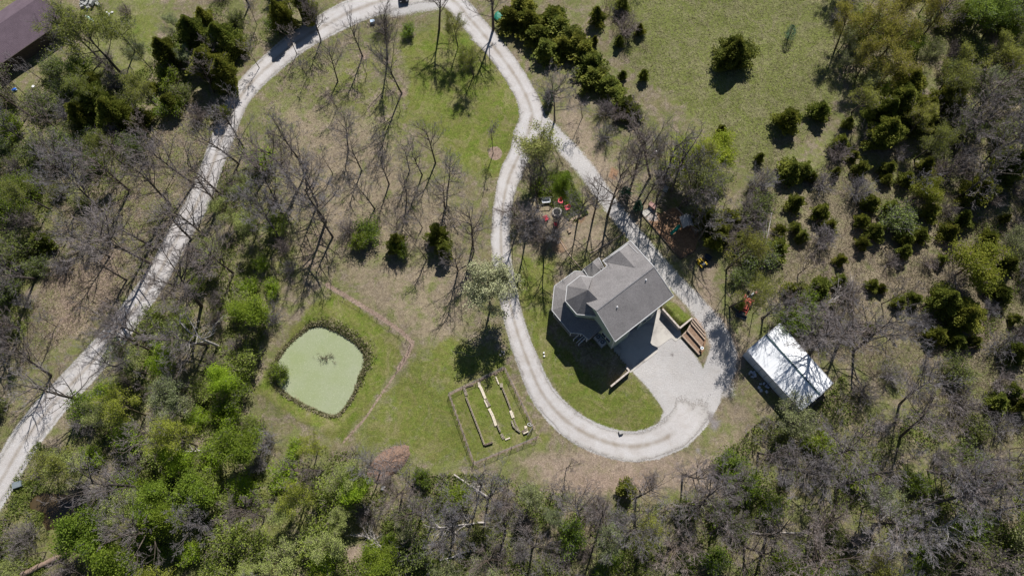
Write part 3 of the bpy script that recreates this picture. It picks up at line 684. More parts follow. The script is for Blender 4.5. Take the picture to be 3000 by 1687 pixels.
fp = empty('fire_pit', (fx, fy, float(hz(fx, fy))), 0, 'round stone fire pit with a black grate ringed by red chairs', 'fire pit')
STN = P_('pale_stone', (.40, .37, .33), .9, .3)
for k in range(16):
    a = 2*math.pi*k/16; 
    for l_ in (0, 1): MB().box((.72*math.cos(a+l_*.2), .72*math.sin(a+l_*.2), .11+.2*l_), (.24+rnd.uniform(-.02, .02), .26, .19), a+l_*.2+math.pi/2, top=.92).build('stone', STN, fp)
MB().cyl((0, 0, 0), (0, 0, .16), .60, n=20).build('ash_bed', P_('black_ash', (.018, .018, .02), .9), fp)
mb = MB()
for k in range(-4, 5): L = math.sqrt(.58**2-(k*.13)**2); mb.bar((k*.13, -L, .43), (k*.13, L, .43), .02)
mb.bar((-.58, 0, .44), (.58, 0, .44), .03); mb.build('grate', P_('black_grille', (.02, .02, .025), .4), fp)
p = G(1600, 594); sw = empty('garden_swing', tuple(p), .08, 'white slatted bench swing hanging in a dark frame left of the fire pit', 'swing bench')
WP = P_('white_paint', (.70, .72, .76), .5, .06)
for k in range(5): MB().box((0, -.22+.11*k, .5), (1.35, .08, .03)).build('seat_slat', WP, sw)
for k in range(4): MB().box((0, .32+.03*k, .62+.12*k), (1.35, .03, .08)).build('back_slat', WP, sw)
for s in (-1, 1): MB().box((s*.68, .04, .68), (.07, .6, .05)).build('armrest', WP, sw)
mb = MB()
for s in (-1, 1): mb.bar((s*1.05, -.7, 0), (s*.95, 0, 1.9), .09); mb.bar((s*1.05, .7, 0), (s*.95, 0, 1.9), .09)
mb.bar((-1.0, 0, 1.9), (1.0, 0, 1.9), .1); mb.build('frame', P_('dark_frame', (.05, .05, .05), .6), sw)
mb = MB()
for s in (-1, 1): mb.bar((s*.64, .3, .95), (s*.64, 0, 1.88), .02)
mb.build('chain', P_('black_grille', (.02, .02, .025)), sw)
wp = empty('woodpile', tuple(G(1676, 660)), 0, 'curved pile of split firewood right of the fire pit', 'woodpile'); L2 = Vector(wp.location)
LOGM = [plain('split_log_pale', (.42, .33, .24), .9, .3, 6), plain('split_log_dark', (.16, .115, .085), .9, .3, 6)]
arc = smooth_line(zm([(1310,745),(1200,790),(1110,830),(1070,900),(1045,1000),(1022,1080),(1048,1160)], 1540, 540, 8.05), 2.2)
for i in range(0, len(arc)-1):
    a = G(*arc[i]); d = G(*arc[min(i+1, len(arc)-1)])-a; th = math.atan2(d[1], d[0])+math.pi/2+rnd.uniform(-.25, .25)
    for l_ in (0, 1):
        v_ = Vector((math.cos(th), math.sin(th), 0))*.24; c = Vector(tuple(a))-L2+Vector((rnd.uniform(-.05, .05), rnd.uniform(-.05, .05), .1+.17*l_))
        MB().cyl(c-v_, c+v_, .09, .085, 6).build('log', LOGM[(i+l_) % 2 if rnd.random() < .8 else 0], wp)
def strip_thing(name, pts, z, w, h, mat, label, cat):
    P = [G(a, b) for a, b in pts]; r = empty(name, tuple(P[0]), 0, label, cat); L = Vector(r.location)
    for i in range(len(P)-1):
        n = max(1, int(np.linalg.norm(P[i+1]-P[i])/2.4))
        for k in range(n):
            a = P[i]+(P[i+1]-P[i])*(k/n); b = P[i]+(P[i+1]-P[i])*((k+1)/n-.004)
            mb = MB(); mb.bar(a+(0, 0, z), b+(0, 0, z), w, h); me = mb.mesh('board', mat); me.transform(Matrix.Translation(-L)); link('board', me, r)
    return r
PALEB = P_('pale_board', (.40, .31, .25), .9)
strip_thing('garden_edging', [(1832,682),(1790,708),(1752,730),(1728,742)], .08, .12, .16, PALEB, 'straight pale edging board running from the spur drive down to the house roof', 'garden edging')
strip_thing('garden_edging', [(1627,684),(1645,712),(1661,738),(1683,765),(1707,792)], .06, .08, .12, PALEB, 'thin curved edging board between the fire pit and the porch roof', 'garden edging')
strip_thing('playground_edging', zm([(735,375),(200,515),(140,455),(450,810),(770,1185),(1005,1035)][2:], 1850, 540, 5.366), .1, .16, .24, P_('dark_timber', (.07, .055, .045)), 'dark timber edging along the lower sides of the playground mulch', 'timber edging')
strip_thing('playground_edging', zm([(700,360),(1055,745)], 1850, 540, 5.366), .1, .14, .2, PALEB, 'pale timber edging along the upper right side of the playground mulch', 'timber edging')
o = sheet('concrete_slab', zm([(140,440),(285,365),(325,435),(210,515)], 1850, 540, 5.366), CONC, .16, None); tag(o, 'pale concrete slab at the left corner of the playground mulch', 'slab')
# playset
p = G(2003, 668); ps = empty('playset', tuple(p), 0, 'wooden play tower with grey canopy roof, green slide and swing beam', 'playset')
CED = P_('playset_cedar', (.17, .11, .075)); CAN = P_('grey_canopy', (.30, .31, .33), .7, .25)
ra = math.radians(12)
def rot(x, y, z=0.): return (x*math.cos(ra)-y*math.sin(ra), x*math.sin(ra)+y*math.cos(ra), z)
for sx in (-1, 1):
    for sy in (-1, 1): mb = MB(); mb.bar(rot(sx*.75, sy*.75, 0), rot(sx*.75, sy*.75, 2.6), .1); mb.build('post', CED, ps)
for k in range(7): mb = MB(); mb.bar(rot(-.8, -.72+.24*k, 1.4), rot(.8, -.72+.24*k, 1.4), .22, .04); mb.build('deck_board', CED, ps)
for s in (-1, 1): mb = MB(); mb.slab([rot(s*.92, -1, 2.5), rot(s*.92, 1, 2.5), rot(0, 1, 3.3), rot(0, -1, 3.3)], .04); mb.build('canopy', CAN, ps)
mb = MB()
for sx in (-1, 1):
    for z in (1.75, 2.1): mb.bar(rot(sx*.78, -.75, z), rot(sx*.78, .75, z), .05, .1)
mb.build('guard_rail', CED, ps)
q0 = Vector((*(G(1992, 668)[:2]-p[:2]), 1.4)); q1 = Vector((*(G(1964, 688)[:2]-p[:2]), .22)); side = (q1-q0).cross(Vector((0, 0, 1))).normalized()*.24
mb = MB(); mb.slab([q0+side, q1+side, q1-side, q0-side], .04); mb.bar(q0+side+Vector((0, 0, .06)), q1+side+Vector((0, 0, .06)), .05, .14); mb.bar(q0-side+Vector((0, 0, .06)), q1-side+Vector((0, 0, .06)), .05, .14)
mb.build('slide', P_('teal_green_plastic', (.012, .20, .15), .35), ps)
b0 = Vector((*(U(1994, 650, 2.3)[:2]-p[:2]), 2.3)); b1 = Vector((*(U(1945, 622, 2.3)[:2]-p[:2]), 2.3))
mb = MB(); mb.bar(b0, b1, .12, .14); mb.build('swing_beam', CED, ps)
dv = (b1-b0).normalized(); sv_ = dv.cross(Vector((0, 0, 1)))
for s in (-1, 1): mb = MB(); mb.bar(b1, b1+sv_*s*1.1-Vector((0, 0, 2.3)), .1); mb.build('swing_leg', CED, ps)
for f_ in (.35, .7):
    c = b0+(b1-b0)*f_; sw_ = MB(); 
    for s in (-.2, .2): sw_.bar(c+dv*s, c+dv*s-Vector((0, 0, 1.75)), .025)
    sw_.box(tuple(c-Vector((0, 0, 1.77))), (.45, .2, .04), math.atan2(dv.y, dv.x)); sw_.build('swing', P_('dark_frame', (.05, .05, .05)), ps)
l0 = Vector((*(U(2020, 660, 1.4)[:2]-p[:2]), 1.4)); l1 = Vector((*(G(2040, 680)[:2]-p[:2]), 0)); sd_ = (l1-l0).cross(Vector((0, 0, 1))).normalized()*.3
for k in range(7): c = l0+(l1-l0)*(k/6); mb = MB(); mb.bar(c+sd_, c-sd_, .12, .05); mb.build('rung', PALEB, ps)
mb = MB(); mb.bar(l0+sd_, l1+sd_, .06); mb.bar(l0-sd_, l1-sd_, .06); mb.build('ladder_rail', CED, ps)

def simple(name, u, v, rz, label, cat, group=None): return empty(name, tuple(G(u, v)), rz, label, cat, group)
r = simple('storage_chest', 1911, 607, -.75, 'reddish-brown wooden chest standing by the concrete slab', 'chest')
CH = P_('reddish_wood', (.23, .10, .075))
MB().box((0, 0, .35), (1.3, .62, .7)).build('chest_body', CH, r); MB().box((0, -.03, .74), (1.4, .74, .07), rx=.1).build('lid', P_('pinkish_wood', (.38, .22, .19)), r)
for s in (-.45, .45): MB().box((s, -.33, .66), (.08, .04, .12)).build('hinge', P_('pale_metal', (.5, .5, .52)), r)
r = simple('utility_box', 1949, 558, -.5, 'grey-white utility box in the shade above the playground', 'utility box')
MB().box((0, 0, .45), (.75, .62, .9), top=.95).build('cabinet', P_('blue_grey_metal', (.33, .38, .42), .5), r); MB().box((0, 0, .93), (.8, .68, .07)).build('lid', P_('pale_metal', (.5, .5, .52)), r)
MB().box((.2, -.33, .6), (.12, .03, .2)).build('handle', P_('black_rubber', (.02, .02, .02)), r)
# riding mower and cart
YEL = P_('yellow_paint', (.62, .40, .02), .4, .1); RUB = P_('black_rubber', (.02, .02, .022), .8); GREYM = P_('grey_metal', (.30, .31, .32), .5)
r = simple('riding_mower', 2054, 772, .6, 'yellow and black riding mower parked below the playground', 'mower')
MB().box((0, .45, .45), (.62, .75, .42), top=.85).build('hood', YEL, r); MB().box((0, -.35, .40), (.8, .75, .22), top=.95).build('body', RUB, r)
MB().box((0, -.35, .6), (.5, .48, .12)).build('seat', P_('seat_grey', (.25, .26, .27)), r); MB().box((0, -.6, .78), (.5, .1, .35), rx=-.2).build('seat_back', P_('seat_grey', (.25, .26, .27)), r)
MB().cyl((0, .02, .5), (0, -.08, .85), .03).build('steering_column', RUB, r); MB().cyl((0, -.1, .84), (0, -.12, .87), .19, n=14).build('steering_wheel', RUB, r)
MB().cyl((0, .1, .14), (0, .1, .26), .55, .5, 14).build('mower_deck', YEL, r)
for s in (-1, 1):
    MB().cyl((s*.35, -.55, .27), (s*.58, -.55, .27), .27, n=14).build('wheel', RUB, r); MB().cyl((s*.34, .62, .18), (s*.5, .62, .18), .18, n=12).build('wheel', RUB, r)
    MB().box((s*.46, -.52, .56), (.26, .5, .05)).build('fender', YEL, r)
r = simple('garden_cart', 2072, 757, .9, 'dark tipping garden cart behind the riding mower', 'cart')
mb = MB(); mb.box((0, 0, .36), (.85, 1.1, .06)); [mb.box((s*.42, 0, .5), (.05, 1.1, .28)) for s in (-1, 1)]; [mb.box((0, s*.55, .5), (.85, .05, .28)) for s in (-1, 1)]
mb.build('tray', P_('dark_blue_grey', (.05, .06, .075)), r); MB().bar((0, .55, .35), (0, 1.1, .3), .05).build('drawbar', RUB, r)
for s in (-1, 1): MB().cyl((s*.42, -.15, .2), (s*.54, -.15, .2), .2, n=12).build('wheel', RUB, r)
# tractor
TR = P_('faded_red_paint', (.46, .085, .06), .5, .25)
r = simple('tractor', 2187, 886, math.radians(154), 'faded red tractor with a dark front loader bucket, in the weeds left of the shed', 'tractor')
MB().box((0, .1, 1.02), (1.25, 1.05, .10), top=.97).build('canopy', TR, r)
for sx in (-.5, .5):
    for sy in (-.3, .5): MB().bar((sx, sy, .7), (sx, sy, 1.0), .05).build('canopy_post', RUB, r)
MB().box((0, 1.05, .75), (.6, 1.0, .5), top=.85).build('hood', TR, r); MB().box((0, 0, .6), (.7, 1.5, .35)).build('chassis', GREYM, r)
for s in (-1, 1):
    MB().cyl((s*.48, -.35, .55), (s*.80, -.35, .55), .55, n=18).build('wheel', RUB, r); MB().cyl((s*.42, 1.15, .33), (s*.62, 1.15, .33), .33, n=14).build('wheel', RUB, r)
    MB().box((s*.66, -.35, 1.13), (.34, .7, .05)).build('fender', TR, r); MB().bar((s*.5, .2, .95), (s*.52, 2.25, .45), .08, .12).build('loader_arm', TR, r)
mb = MB(); mb.box((0, 2.45, .32), (1.7, .06, .5), rx=.3); mb.box((0, 2.62, .1), (1.7, .5, .05)); [mb.box((s*.85, 2.6, .28), (.05, .5, .4)) for s in (-1, 1)]
mb.build('loader_bucket', P_('dark_blue_grey', (.05, .06, .075)), r); MB().bar((-.62, 1.75, .62), (.62, 1.75, .62), .1).build('loader_crossbar', TR, r)
MB().box((0, -.5, .95), (.5, .45, .15)).build('seat', RUB, r)
r = simple('metal_panel', 2160, 909, math.radians(40), 'long dark panel lying in the weeds in front of the tractor', 'panel'); MB().box((0, 0, .3), (.35, 2.2, .5), ry=.3).build('panel_sheet', P_('dark_blue_grey', (.05, .06, .075)), r)
MB().box((.2, 0, .1), (.1, 2.0, .18)).build('panel_rail', RUB, r)
r = simple('machine_scrap', 2202, 866, .4, 'grey and pink scrap machinery behind the red tractor', 'scrap machine')
MB().box((0, 0, .4), (.7, .5, .5), .3, top=.8).build('engine_block', GREYM, r); MB().cyl((.55, 0, .3), (.95, .1, .35), .2).build('drum', P_('pinkish_paint', (.48, .22, .18)), r)
MB().bar((-.2, .7, .3), (.2, -.5, .8), .08).build('lever', RUB, r); MB().cyl((-.3, .65, .25), (-.1, .75, .25), .25, n=12).build('wheel', RUB, r)
def stones(name, u, v, n, spread, sz, label, cat, mat=STN, sq=1.):
    r = simple(name, u, v, 0, label, cat)
    for k in range(n):
        a = rnd.uniform(0, 6.28); d = spread*math.sqrt(rnd.random()); s = sz*rnd.uniform(.6, 1.3)
        MB().box((d*math.cos(a), d*math.sin(a)*sq, s*.3+rnd.uniform(0, s*.3)), (s, s*rnd.uniform(.5, .9), s*.5), rnd.uniform(0, 3), top=rnd.uniform(.6, .9)).build('stone', mat, r)
stones('stone_stack', 2221, 818, 6, .5, .55, 'small stack of flat pale stones in the brush above the tractor', 'stones')
stones('stone_row', 1470, 1026, 6, .5, .3, 'few pale stones in the lawn left of the drive', 'stones', STN, 2.0)
stones('boulder', 1819, 1268, 3, .25, .5, 'pale boulder at the bottom of the loop lawn', 'boulder', P_('white_rock', (.36, .35, .33)))
stones('junk_heap', 2208, 1097, 9, .7, .5, 'pale junk heap in the shadow of the shed, the one nearer its upper corner', 'junk heap', P_('pale_junk', (.45, .47, .52)))
stones('junk_heap', 2238, 1133, 11, .9, .45, 'pale junk heap in the shadow of the shed, halfway along its wall', 'junk heap', P_('pale_junk', (.45, .47, .52)))
stones('rock_outcrop', 262, 12, 22, 2.6, .9, 'grey flat rocks beside the purple-roofed building at the top edge', 'rocks', P_('grey_rock', (.33, .33, .31)), .5)
for (u, v), w in (((1593.3, 1034), 'upper'), ((1594.5, 1043.6), 'lower')):
    r = simple('pipe_cap', u, v, 0, 'small white pipe cap in the lawn below the porch, the %s of two' % w, 'pipe cap', 'white pipe caps in the lawn'); MB().cyl((0, 0, 0), (0, 0, .2), .08, n=10).build('pipe', TRIM, r); MB().cyl((0, 0, .2), (0, 0, .26), .13, n=12).build('cap', TRIM, r)
r = simple('storage_bin', 1093, 68, .2, 'pale blue storage bin among bare trees near the top of the left road', 'bin'); MB().box((0, 0, .3), (.75, .55, .6), top=1.1).build('bin_body', P_('pale_blue_plastic', (.40, .50, .62), .5), r); MB().box((0, 0, .63), (.86, .64, .06)).build('lid', P_('pale_blue_plastic', (.4, .5, .62)), r)
r = simple('plastic_tub', 58, 1420, .35, 'blue-grey plastic tub beside the road in the bottom left corner', 'tub'); MB().box((0, 0, .35), (1.3, .9, .7), top=.94).build('tub_body', P_('blue_grey_plastic', (.12, .145, .16)), r); MB().box((0, 0, .73), (1.3, .9, .06)).build('lid', P_('blue_grey_lid', (.17, .20, .215)), r)
r = simple('green_tarp', 1463, 52, .3, 'teal green tarp bundle at the foot of the trees left of the right road', 'tarp'); MB().ball((0, 0, .25), .9, 12, 6, (1, 1.5, .4), .12).build('tarp_sheet', P_('teal_tarp', (.02, .17, .11), .5, .4), r); MB().bar((-.6, -.9, .35), (.5, 1, .4), .05).build('tie_rope', TRIM, r)
r = simple('canoe', 265, 58, -.62, 'pale green upturned canoe under the budding oak at the top left', 'canoe'); rz_ = MB()
hull = MB(); nseg = 12; V_ = []
for i in range(nseg+1):
    t_ = i/nseg*2-1; w0 = .36*(1-t_*t_)**.6+.01
    for k in range(7): a = math.pi*k/6; V_.append((t_*1.2, w0*math.cos(a), .08+.34*math.sin(a)*(.5+.5*(1-t_*t_))))
hull.add(V_, [(i*7+k, (i+1)*7+k, (i+1)*7+k+1, i*7+k+1) for i in range(nseg) for k in range(6)]); hull.build('hull', P_('pale_mint', (.42, .62, .54), .5), r); MB().bar((-1.2, 0, .45), (1.2, 0, .45), .05).build('keel', TRIM, r)
r = simple('white_bags', 319, 43, 0, 'white sacks on dark soil near the brush heap at the top left', 'sacks')
for k, (x, y) in enumerate(((0, 0), (-.35, .3), (.6, .35), (.15, -.45))): MB().ball((x, y, .15), .24, 8, 5, (1.3, 1, .6), .15).build('sack', TRIM, r)
r = simple('toy_car', 44, 266, .6, 'bright blue toy cart lying by the shadow of the purple roof', 'toy'); MB().box((0, 0, .3), (.85, .5, .3), top=.8).build('cart_body', P_('bright_blue', (.02, .13, .60), .4), r)
for sx in (-.3, .3):
    for sy in (-.28, .28): MB().cyl((sx, sy-.04, .15), (sx, sy+.04, .15), .15, n=10).build('wheel', P_('pale_blue_plastic', (.4, .5, .62)), r)
r = simple('white_bucket', 101, 257, 0, 'white bucket beside the dark shrub near the purple roof', 'bucket'); MB().cyl((0, 0, 0), (0, 0, .4), .2, .25, 12).build('bucket_body', TRIM, r); MB().cyl((0, 0, .36), (0, 0, .41), .27, .27, 12).build('rim', TRIM, r)
r = simple('white_rag', 1124, 1429, .5, 'white scrap of plastic sheet in the woods below the brown brush heap', 'plastic sheet'); MB().ball((0, 0, .3), .36, 8, 5, (1, .8, .35), .2).build('sheet_fold', TRIM, r)
r = simple('tire', 45, 1481, 0, 'old tyre half hidden in the weeds at the bottom left', 'tyre')
mb = MB(); n = 16; V_ = []
for i in range(n):
    a = 2*math.pi*i/n
    for k in range(6): b_ = 2*math.pi*k/6; V_.append(((.42+.13*math.cos(b_))*math.cos(a), (.42+.13*math.cos(b_))*math.sin(a), .14+.12*math.sin(b_)))
mb.add(V_, [(i*6+k, ((i+1) % n)*6+k, ((i+1) % n)*6+(k+1) % 6, i*6+(k+1) % 6) for i in range(n) for k in range(6)]); mb.build('tyre_ring', RUB, r)
# car at the top edge
p = G(1182, -14); r = empty('parked_car', tuple(p), .15, 'dark car on the gravel, cut off by the top edge', 'car')
CARP = P_('dark_car_paint', (.03, .035, .045), .25, .1); MB().box((0, 0, .62), (1.8, 4.4, .6), top=.93).build('body', CARP, r)
MB().box((0, .25, 1.12), (1.55, 2.3, .5), top=.78).build('cabin', CARP, r); MB().box((0, -.98, 1.08), (1.35, .06, .55), rx=.75).build('windscreen', GLASS, r); MB().box((0, 1.48, 1.08), (1.3, .06, .5), rx=-.75).build('rear_window', GLASS, r)
for sx in (-.85, .85):
    for sy in (-1.35, 1.35): MB().cyl((sx-.1, sy, .33), (sx+.1, sy, .33), .33, n=14).build('wheel', RUB, r)
for sx in (-.6, .6): MB().box((sx, -2.17, .68), (.35, .06, .15)).build('headlight', TRIM, r)
# purple-roofed building, top left
ZB = 3.0
a_, c_ = U(190, 59, ZB), U(-40, 218, ZB); d_ = (a_-c_)/np.linalg.norm(a_-c_); up_ = np.array([-d_[1], d_[0], 0])
PUR = roofing('purple_brown_shingles', (.085, .062, .078), (.155, .115, .135), .8)
bl = empty('neighbour_building', (c_[0], c_[1], 0), 0, 'long building with a purple-brown shingle roof in the top left corner', 'building'); L3 = Vector(bl.location)
a2 = a_+up_*11; c2 = c_+up_*11; ra_ = a_+up_*5.5+(0, 0, 2.2); rc_ = c_+up_*5.5+(0, 0, 2.2); ext = d_*6
for q in ([c_-ext, a_, ra_, rc_-ext], [rc_-ext, ra_, a2, c2-ext]): mb = MB(); mb.slab(q, .15); me = mb.mesh('roof', PUR); me.transform(Matrix.Translation(-L3)); link('roof', me, bl)
mb = MB(); i_ = up_*.9; mb.prism([tuple((c_-ext*.9+i_)[:2]), tuple((a_-d_*.5+i_)[:2]), tuple((a2-d_*.5-i_)[:2]), tuple((c2-ext*.9-i_)[:2])], -.3, ZB-.05); me = mb.mesh('wall', plain('dark_brown_siding', (.10, .075, .065))); me.transform(Matrix.Translation(-L3)); link('wall', me, bl)
mb = MB(); mb.bar(c_-ext+(0, 0, -.05), a_+(0, 0, -.05), .12, .16); mb.bar(a_+(0, 0, -.03), ra_+(0, 0, -.03), .1, .14); me = mb.mesh('gutter', P_('dark_timber', (.07, .055, .045))); me.transform(Matrix.Translation(-L3)); link('gutter', me, bl)

# ------------------------------------------------------------------ garden: wire fence and blocks
FW = P_('galvanised_wire', (.17, .16, .145), .5, .1); POST = P_('fence_post', (.16, .14, .12), .8)
FH = 1.25
segs = [((1316,1155), (1478,1078)), ((1478,1078), (1562,1252)), ((1316,1155), (1388,1350)), ((1572,1282), (1388,1358))]
fence = empty('wire_fence', tuple(G(1316, 1155)), 0, 'wire fence on thin posts round the block garden beds', 'fence'); L4 = Vector(fence.location)
for (a, b) in segs:
    A, B = G(*a), G(*b); Ln = np.linalg.norm(B-A); n = int(Ln/2.4)+1; d = (B-A)/Ln
    for k in range(n+1):
        q = A+(B-A)*(k/n); mb = MB(); mb.box((q[0]-L4.x, q[1]-L4.y, float(hz(q[0], q[1]))+FH/2-L4.z), (.06, .06, FH+.15)); mb.build('post', POST, fence)
    mb = MB()
    for k in range(int(Ln/.22)): q = A+d*(k*.22); z = float(hz(q[0], q[1])); mb.bar((q[0], q[1], z), (q[0], q[1], z+FH), .011)
    for z in np.linspace(.1, FH-.03, 8): mb.bar(A+(0, 0, z), B+(0, 0, z), .011)
    mb.bar(A+(0, 0, FH), B+(0, 0, FH), .03)
    me = mb.mesh('wire_panel', FW); me.transform(Matrix.Translation(-L4)); link('wire_panel', me, fence)
A = G(1562, 1252); gt = empty('fence_gate', tuple(A), 0, 'open wire gate swung inward at the lower right corner of the garden', 'gate'); D = Vector((-.85, -1.25, 0))
mb = MB(); 
for z in (.1, FH): mb.bar((0, 0, z), D+Vector((0, 0, z)), .05)
mb.bar((0, 0, 0), (0, 0, FH), .05); mb.bar(D, D+Vector((0, 0, FH)), .05); mb.build('gate_frame', FW, gt)
mb = MB(); [mb.bar(D*(k/8), D*(k/8)+Vector((0, 0, FH)), .012) for k in range(9)]; [mb.bar((0, 0, z), D+Vector((0, 0, z)), .012) for z in (.3, .55, .8, 1.05)]; mb.build('wire_panel', FW, gt)
BLK = [plain('tan_block', (.47, .40, .31), .95, .2, 5), plain('brown_block', (.33, .26, .21), .95, .25, 5), plain('cream_block', (.58, .51, .40), .95, .12, 5)]
def block_mesh(hollow, mat):
    mb = MB(); 
    if hollow:
        for s in (-1, 1): mb.box((0, s*.083, .1), (.40, .034, .2))
        for x in (-.183, 0, .183): mb.box((x, 0, .1), (.034, .130, .2))
    else: mb.box((0, 0, .1), (.40, .20, .2), top=.97)
    return mb.mesh('block', mat)
BM = {(h, i): block_mesh(h, BLK[i]) for h in (True, False) for i in range(3)}
def zg_(p): return (1300+p[0]/5.367, 1060+p[1]/5.367)
def block_row(pts_list, label, step=.405):
    r = empty('block_edging', tuple(G(*zg_(pts_list[0][0][0]))), 0, label, 'block edging'); L = Vector(r.location)
    for pts, hollow, i, wide, lay in pts_list:
        for a, b in zip(pts[:-1], pts[1:]):
            A, B = G(*zg_(a)), G(*zg_(b)); Ln = np.linalg.norm(B-A); d = (B-A)/Ln; th = math.atan2(d[1], d[0]); n = max(1, int(round(Ln/step))); st_ = max(.402, Ln/n) if Ln > .6 else step
            for w in range(wide):
                for l_ in range(lay):
                    for k in range(n):
                        q = A+d*(st_*(k+.5))+np.array([-d[1], d[0], 0])*(w*.205); o = link('block', BM[(hollow, i)], r)
                        o.location = (q[0]-L.x+rnd.uniform(-.012, .012), q[1]-L.y+rnd.uniform(-.012, .012), float(hz(q[0], q[1]))-L.z+l_*.2); o.rotation_euler = (rnd.uniform(-.03, .03), rnd.uniform(-.03, .03), th+rnd.uniform(-.05, .05))
    return r
block_row([([(465,362),(385,380),(312,408)], True, 1, 1, 1), ([(315,415),(343,515)], True, 0, 2, 1), ([(352,552),(420,720),(500,925),(580,1130),(642,1305)], True, 0, 1, 2), ([(650,1305),(772,1262)], True, 1, 1, 2)], 'long L-shaped row of hollow blocks nearest the left fence of the garden')
block_row([([(625,262),(560,300)], True, 1, 1, 1), ([(545,318),(553,380)], False, 2, 2, 1), ([(568,395),(645,580)], False, 2, 2, 1), ([(650,590),(712,700)], True, 0, 2, 1), ([(640,600),(690,710)], False, 2, 1, 1), ([(705,738),(760,850),(812,1000)], False, 2, 2, 1),
           ([(845,985),(885,1090)], True, 0, 1, 2), ([(895,1135),(938,1215)], True, 0, 2, 1), ([(965,1222),(1045,1192)], False, 2, 1, 1)], 'middle row of mixed pale solid and hollow blocks in the garden')
block_row([([(795,170),(815,210)], True, 1, 2, 1), ([(818,230),(868,355)], False, 2, 1, 1), ([(885,370),(925,370)], True, 2, 2, 1), ([(890,395),(940,395)], True, 2, 1, 2), ([(930,425),(990,570),(1055,745)], True, 0, 1, 2), ([(1040,768),(1078,870)], False, 2, 2, 1),
           ([(1085,790),(1105,880)], True, 0, 1, 1), ([(1100,895),(1130,980),(1175,1060)], True, 0, 1, 1), ([(1068,925),(1095,1010),(1135,1050),(1185,1090)], True, 2, 1, 2)], 'broken row of blocks nearest the right fence of the garden')
block_row([([(1235,1110),(1275,1100)], True, 1, 2, 1), ([(1255,1130),(1330,1095)], False, 2, 1, 2), ([(1280,1080),(1325,1065)], True, 0, 2, 2), ([(1270,1040),(1315,1035)], False, 2, 2, 1)], 'jumbled heap of blocks by the garden gate')
r = empty('white_hose', tuple(G(1549, 1243)), 0, 'white curled hose lying by the garden gate post', 'hose'); mb = MB()
for k in range(14): a = k*.45; b_ = (k+1)*.45; mb.bar((.3*math.cos(a)+k*.02, .22*math.sin(a), .08), (.3*math.cos(b_)+k*.02, .22*math.sin(b_), .08), .07)
mb.build('hose_loop', TRIM, r)
# low wire fence along the leaf-filled swale
sf = empty('swale_fence', tuple(G(*SWALE[0])), 0, 'low wire on dark stakes beside the leaf-filled ditch right of the pond', 'fence'); L5 = Vector(sf.location)
sl = smooth_line(SWALE, 42)
for i, q in enumerate(sl):
    p = G(q[0]-6, q[1]+6); mb = MB(); mb.bar(Vector(tuple(p))-L5, Vector(tuple(p))-L5+Vector((0, 0, .9)), .06); mb.build('stake', POST, sf)
mb = MB()
for i in range(len(sl)-1): a = G(sl[i][0]-6, sl[i][1]+6); b_ = G(sl[i+1][0]-6, sl[i+1][1]+6); mb.bar(Vector(tuple(a))-L5+Vector((0, 0, .8)), Vector(tuple(b_))-L5+Vector((0, 0, .8)), .02)
mb.build('wire', FW, sf)

# ------------------------------------------------------------------ PLANTS: prototypes
BARK = plain('dark_bark', (.105, .085, .07), .9, .4, 2.5, tint=True)
TWIG = plain('grey_twigs', (.235, .205, .20), .9, .3, 1., tint=True)
DEADW = plain('bleached_wood', (.44, .40, .37), .85, .25, 2., tint=True)
L_YEL = leafmat('budding_leaves', (.20, .215, .04), (.36, .375, .085), .5)
L_BRI = leafmat('bright_leaves', (.135, .205, .018), (.290, .370, .045), .5)
L_MID = leafmat('shrub_leaves', (.105, .140, .030), (.235, .270, .068))
L_PAL = leafmat('pale_leaves', (.19, .22, .085), (.36, .385, .175))
L_WHI = leafmat('white_blossom', (.36, .385, .20), (.60, .62, .38), .3)
L_CED = leafmat('cedar_sprays', (.095, .125, .020), (.31, .32, .058), .4)
L_TEA = leafmat('blue_green_needles', (.06, .13, .075), (.12, .21, .13), .2)

def seg_mesh(S, n):
    S = np.asarray(S, float); A, B, ra, rb = S[:, :3], S[:, 3:6], S[:, 6], S[:, 7]
    d = B-A; d /= np.linalg.norm(d, axis=1)[:, None]+1e-9
    ref = np.where(np.abs(d[:, 2:3]) > .9, [[1., 0, 0]], [[0, 0, 1.]]); x = np.cross(d, ref); x /= np.linalg.norm(x, axis=1)[:, None]; y = np.cross(d, x)
    a = 2*np.pi*np.arange(n)/n; cs, sn = np.cos(a)[None, :, None], np.sin(a)[None, :, None]
    off = x[:, None]*cs+y[:, None]*sn
    V = np.concatenate([A[:, None]+off*ra[:, None, None], (B+d*rb[:, None]*.5)[:, None]+off*rb[:, None, None]], 1).reshape(-1, 3)
    k = np.arange(n); j = (k+1) % n; q = np.stack([k, j, n+j, n+k], 1)
    return V, (q[None]+(np.arange(len(S))*2*n)[:, None, None]).reshape(-1, 4)
def quads(C, s, up=0., stretch=1., dirs=None, r=None):
    r = r or rng; n = len(C); s = s*r.uniform(.6, 1.35, n)
    if dirs is None:
        a = r.normal(size=(n, 3)); a[:, 2] *= .6
    else: a = dirs+r.normal(0, .45, (n, 3))
    a /= np.linalg.norm(a, axis=1)[:, None]; w = r.normal(size=(n, 3)); w[:, 2] -= 0
    b = np.cross(a, w); b /= np.linalg.norm(b, axis=1)[:, None]+1e-9
    a = a*(s*stretch)[:, None]/2; b = b*s[:, None]/2
    V = np.stack([C-a-b*.6, C-a*.2+b, C+a+b*.15, C+a*.3-b], 1).reshape(-1, 3)
    return V, np.arange(4*n).reshape(-1, 4)
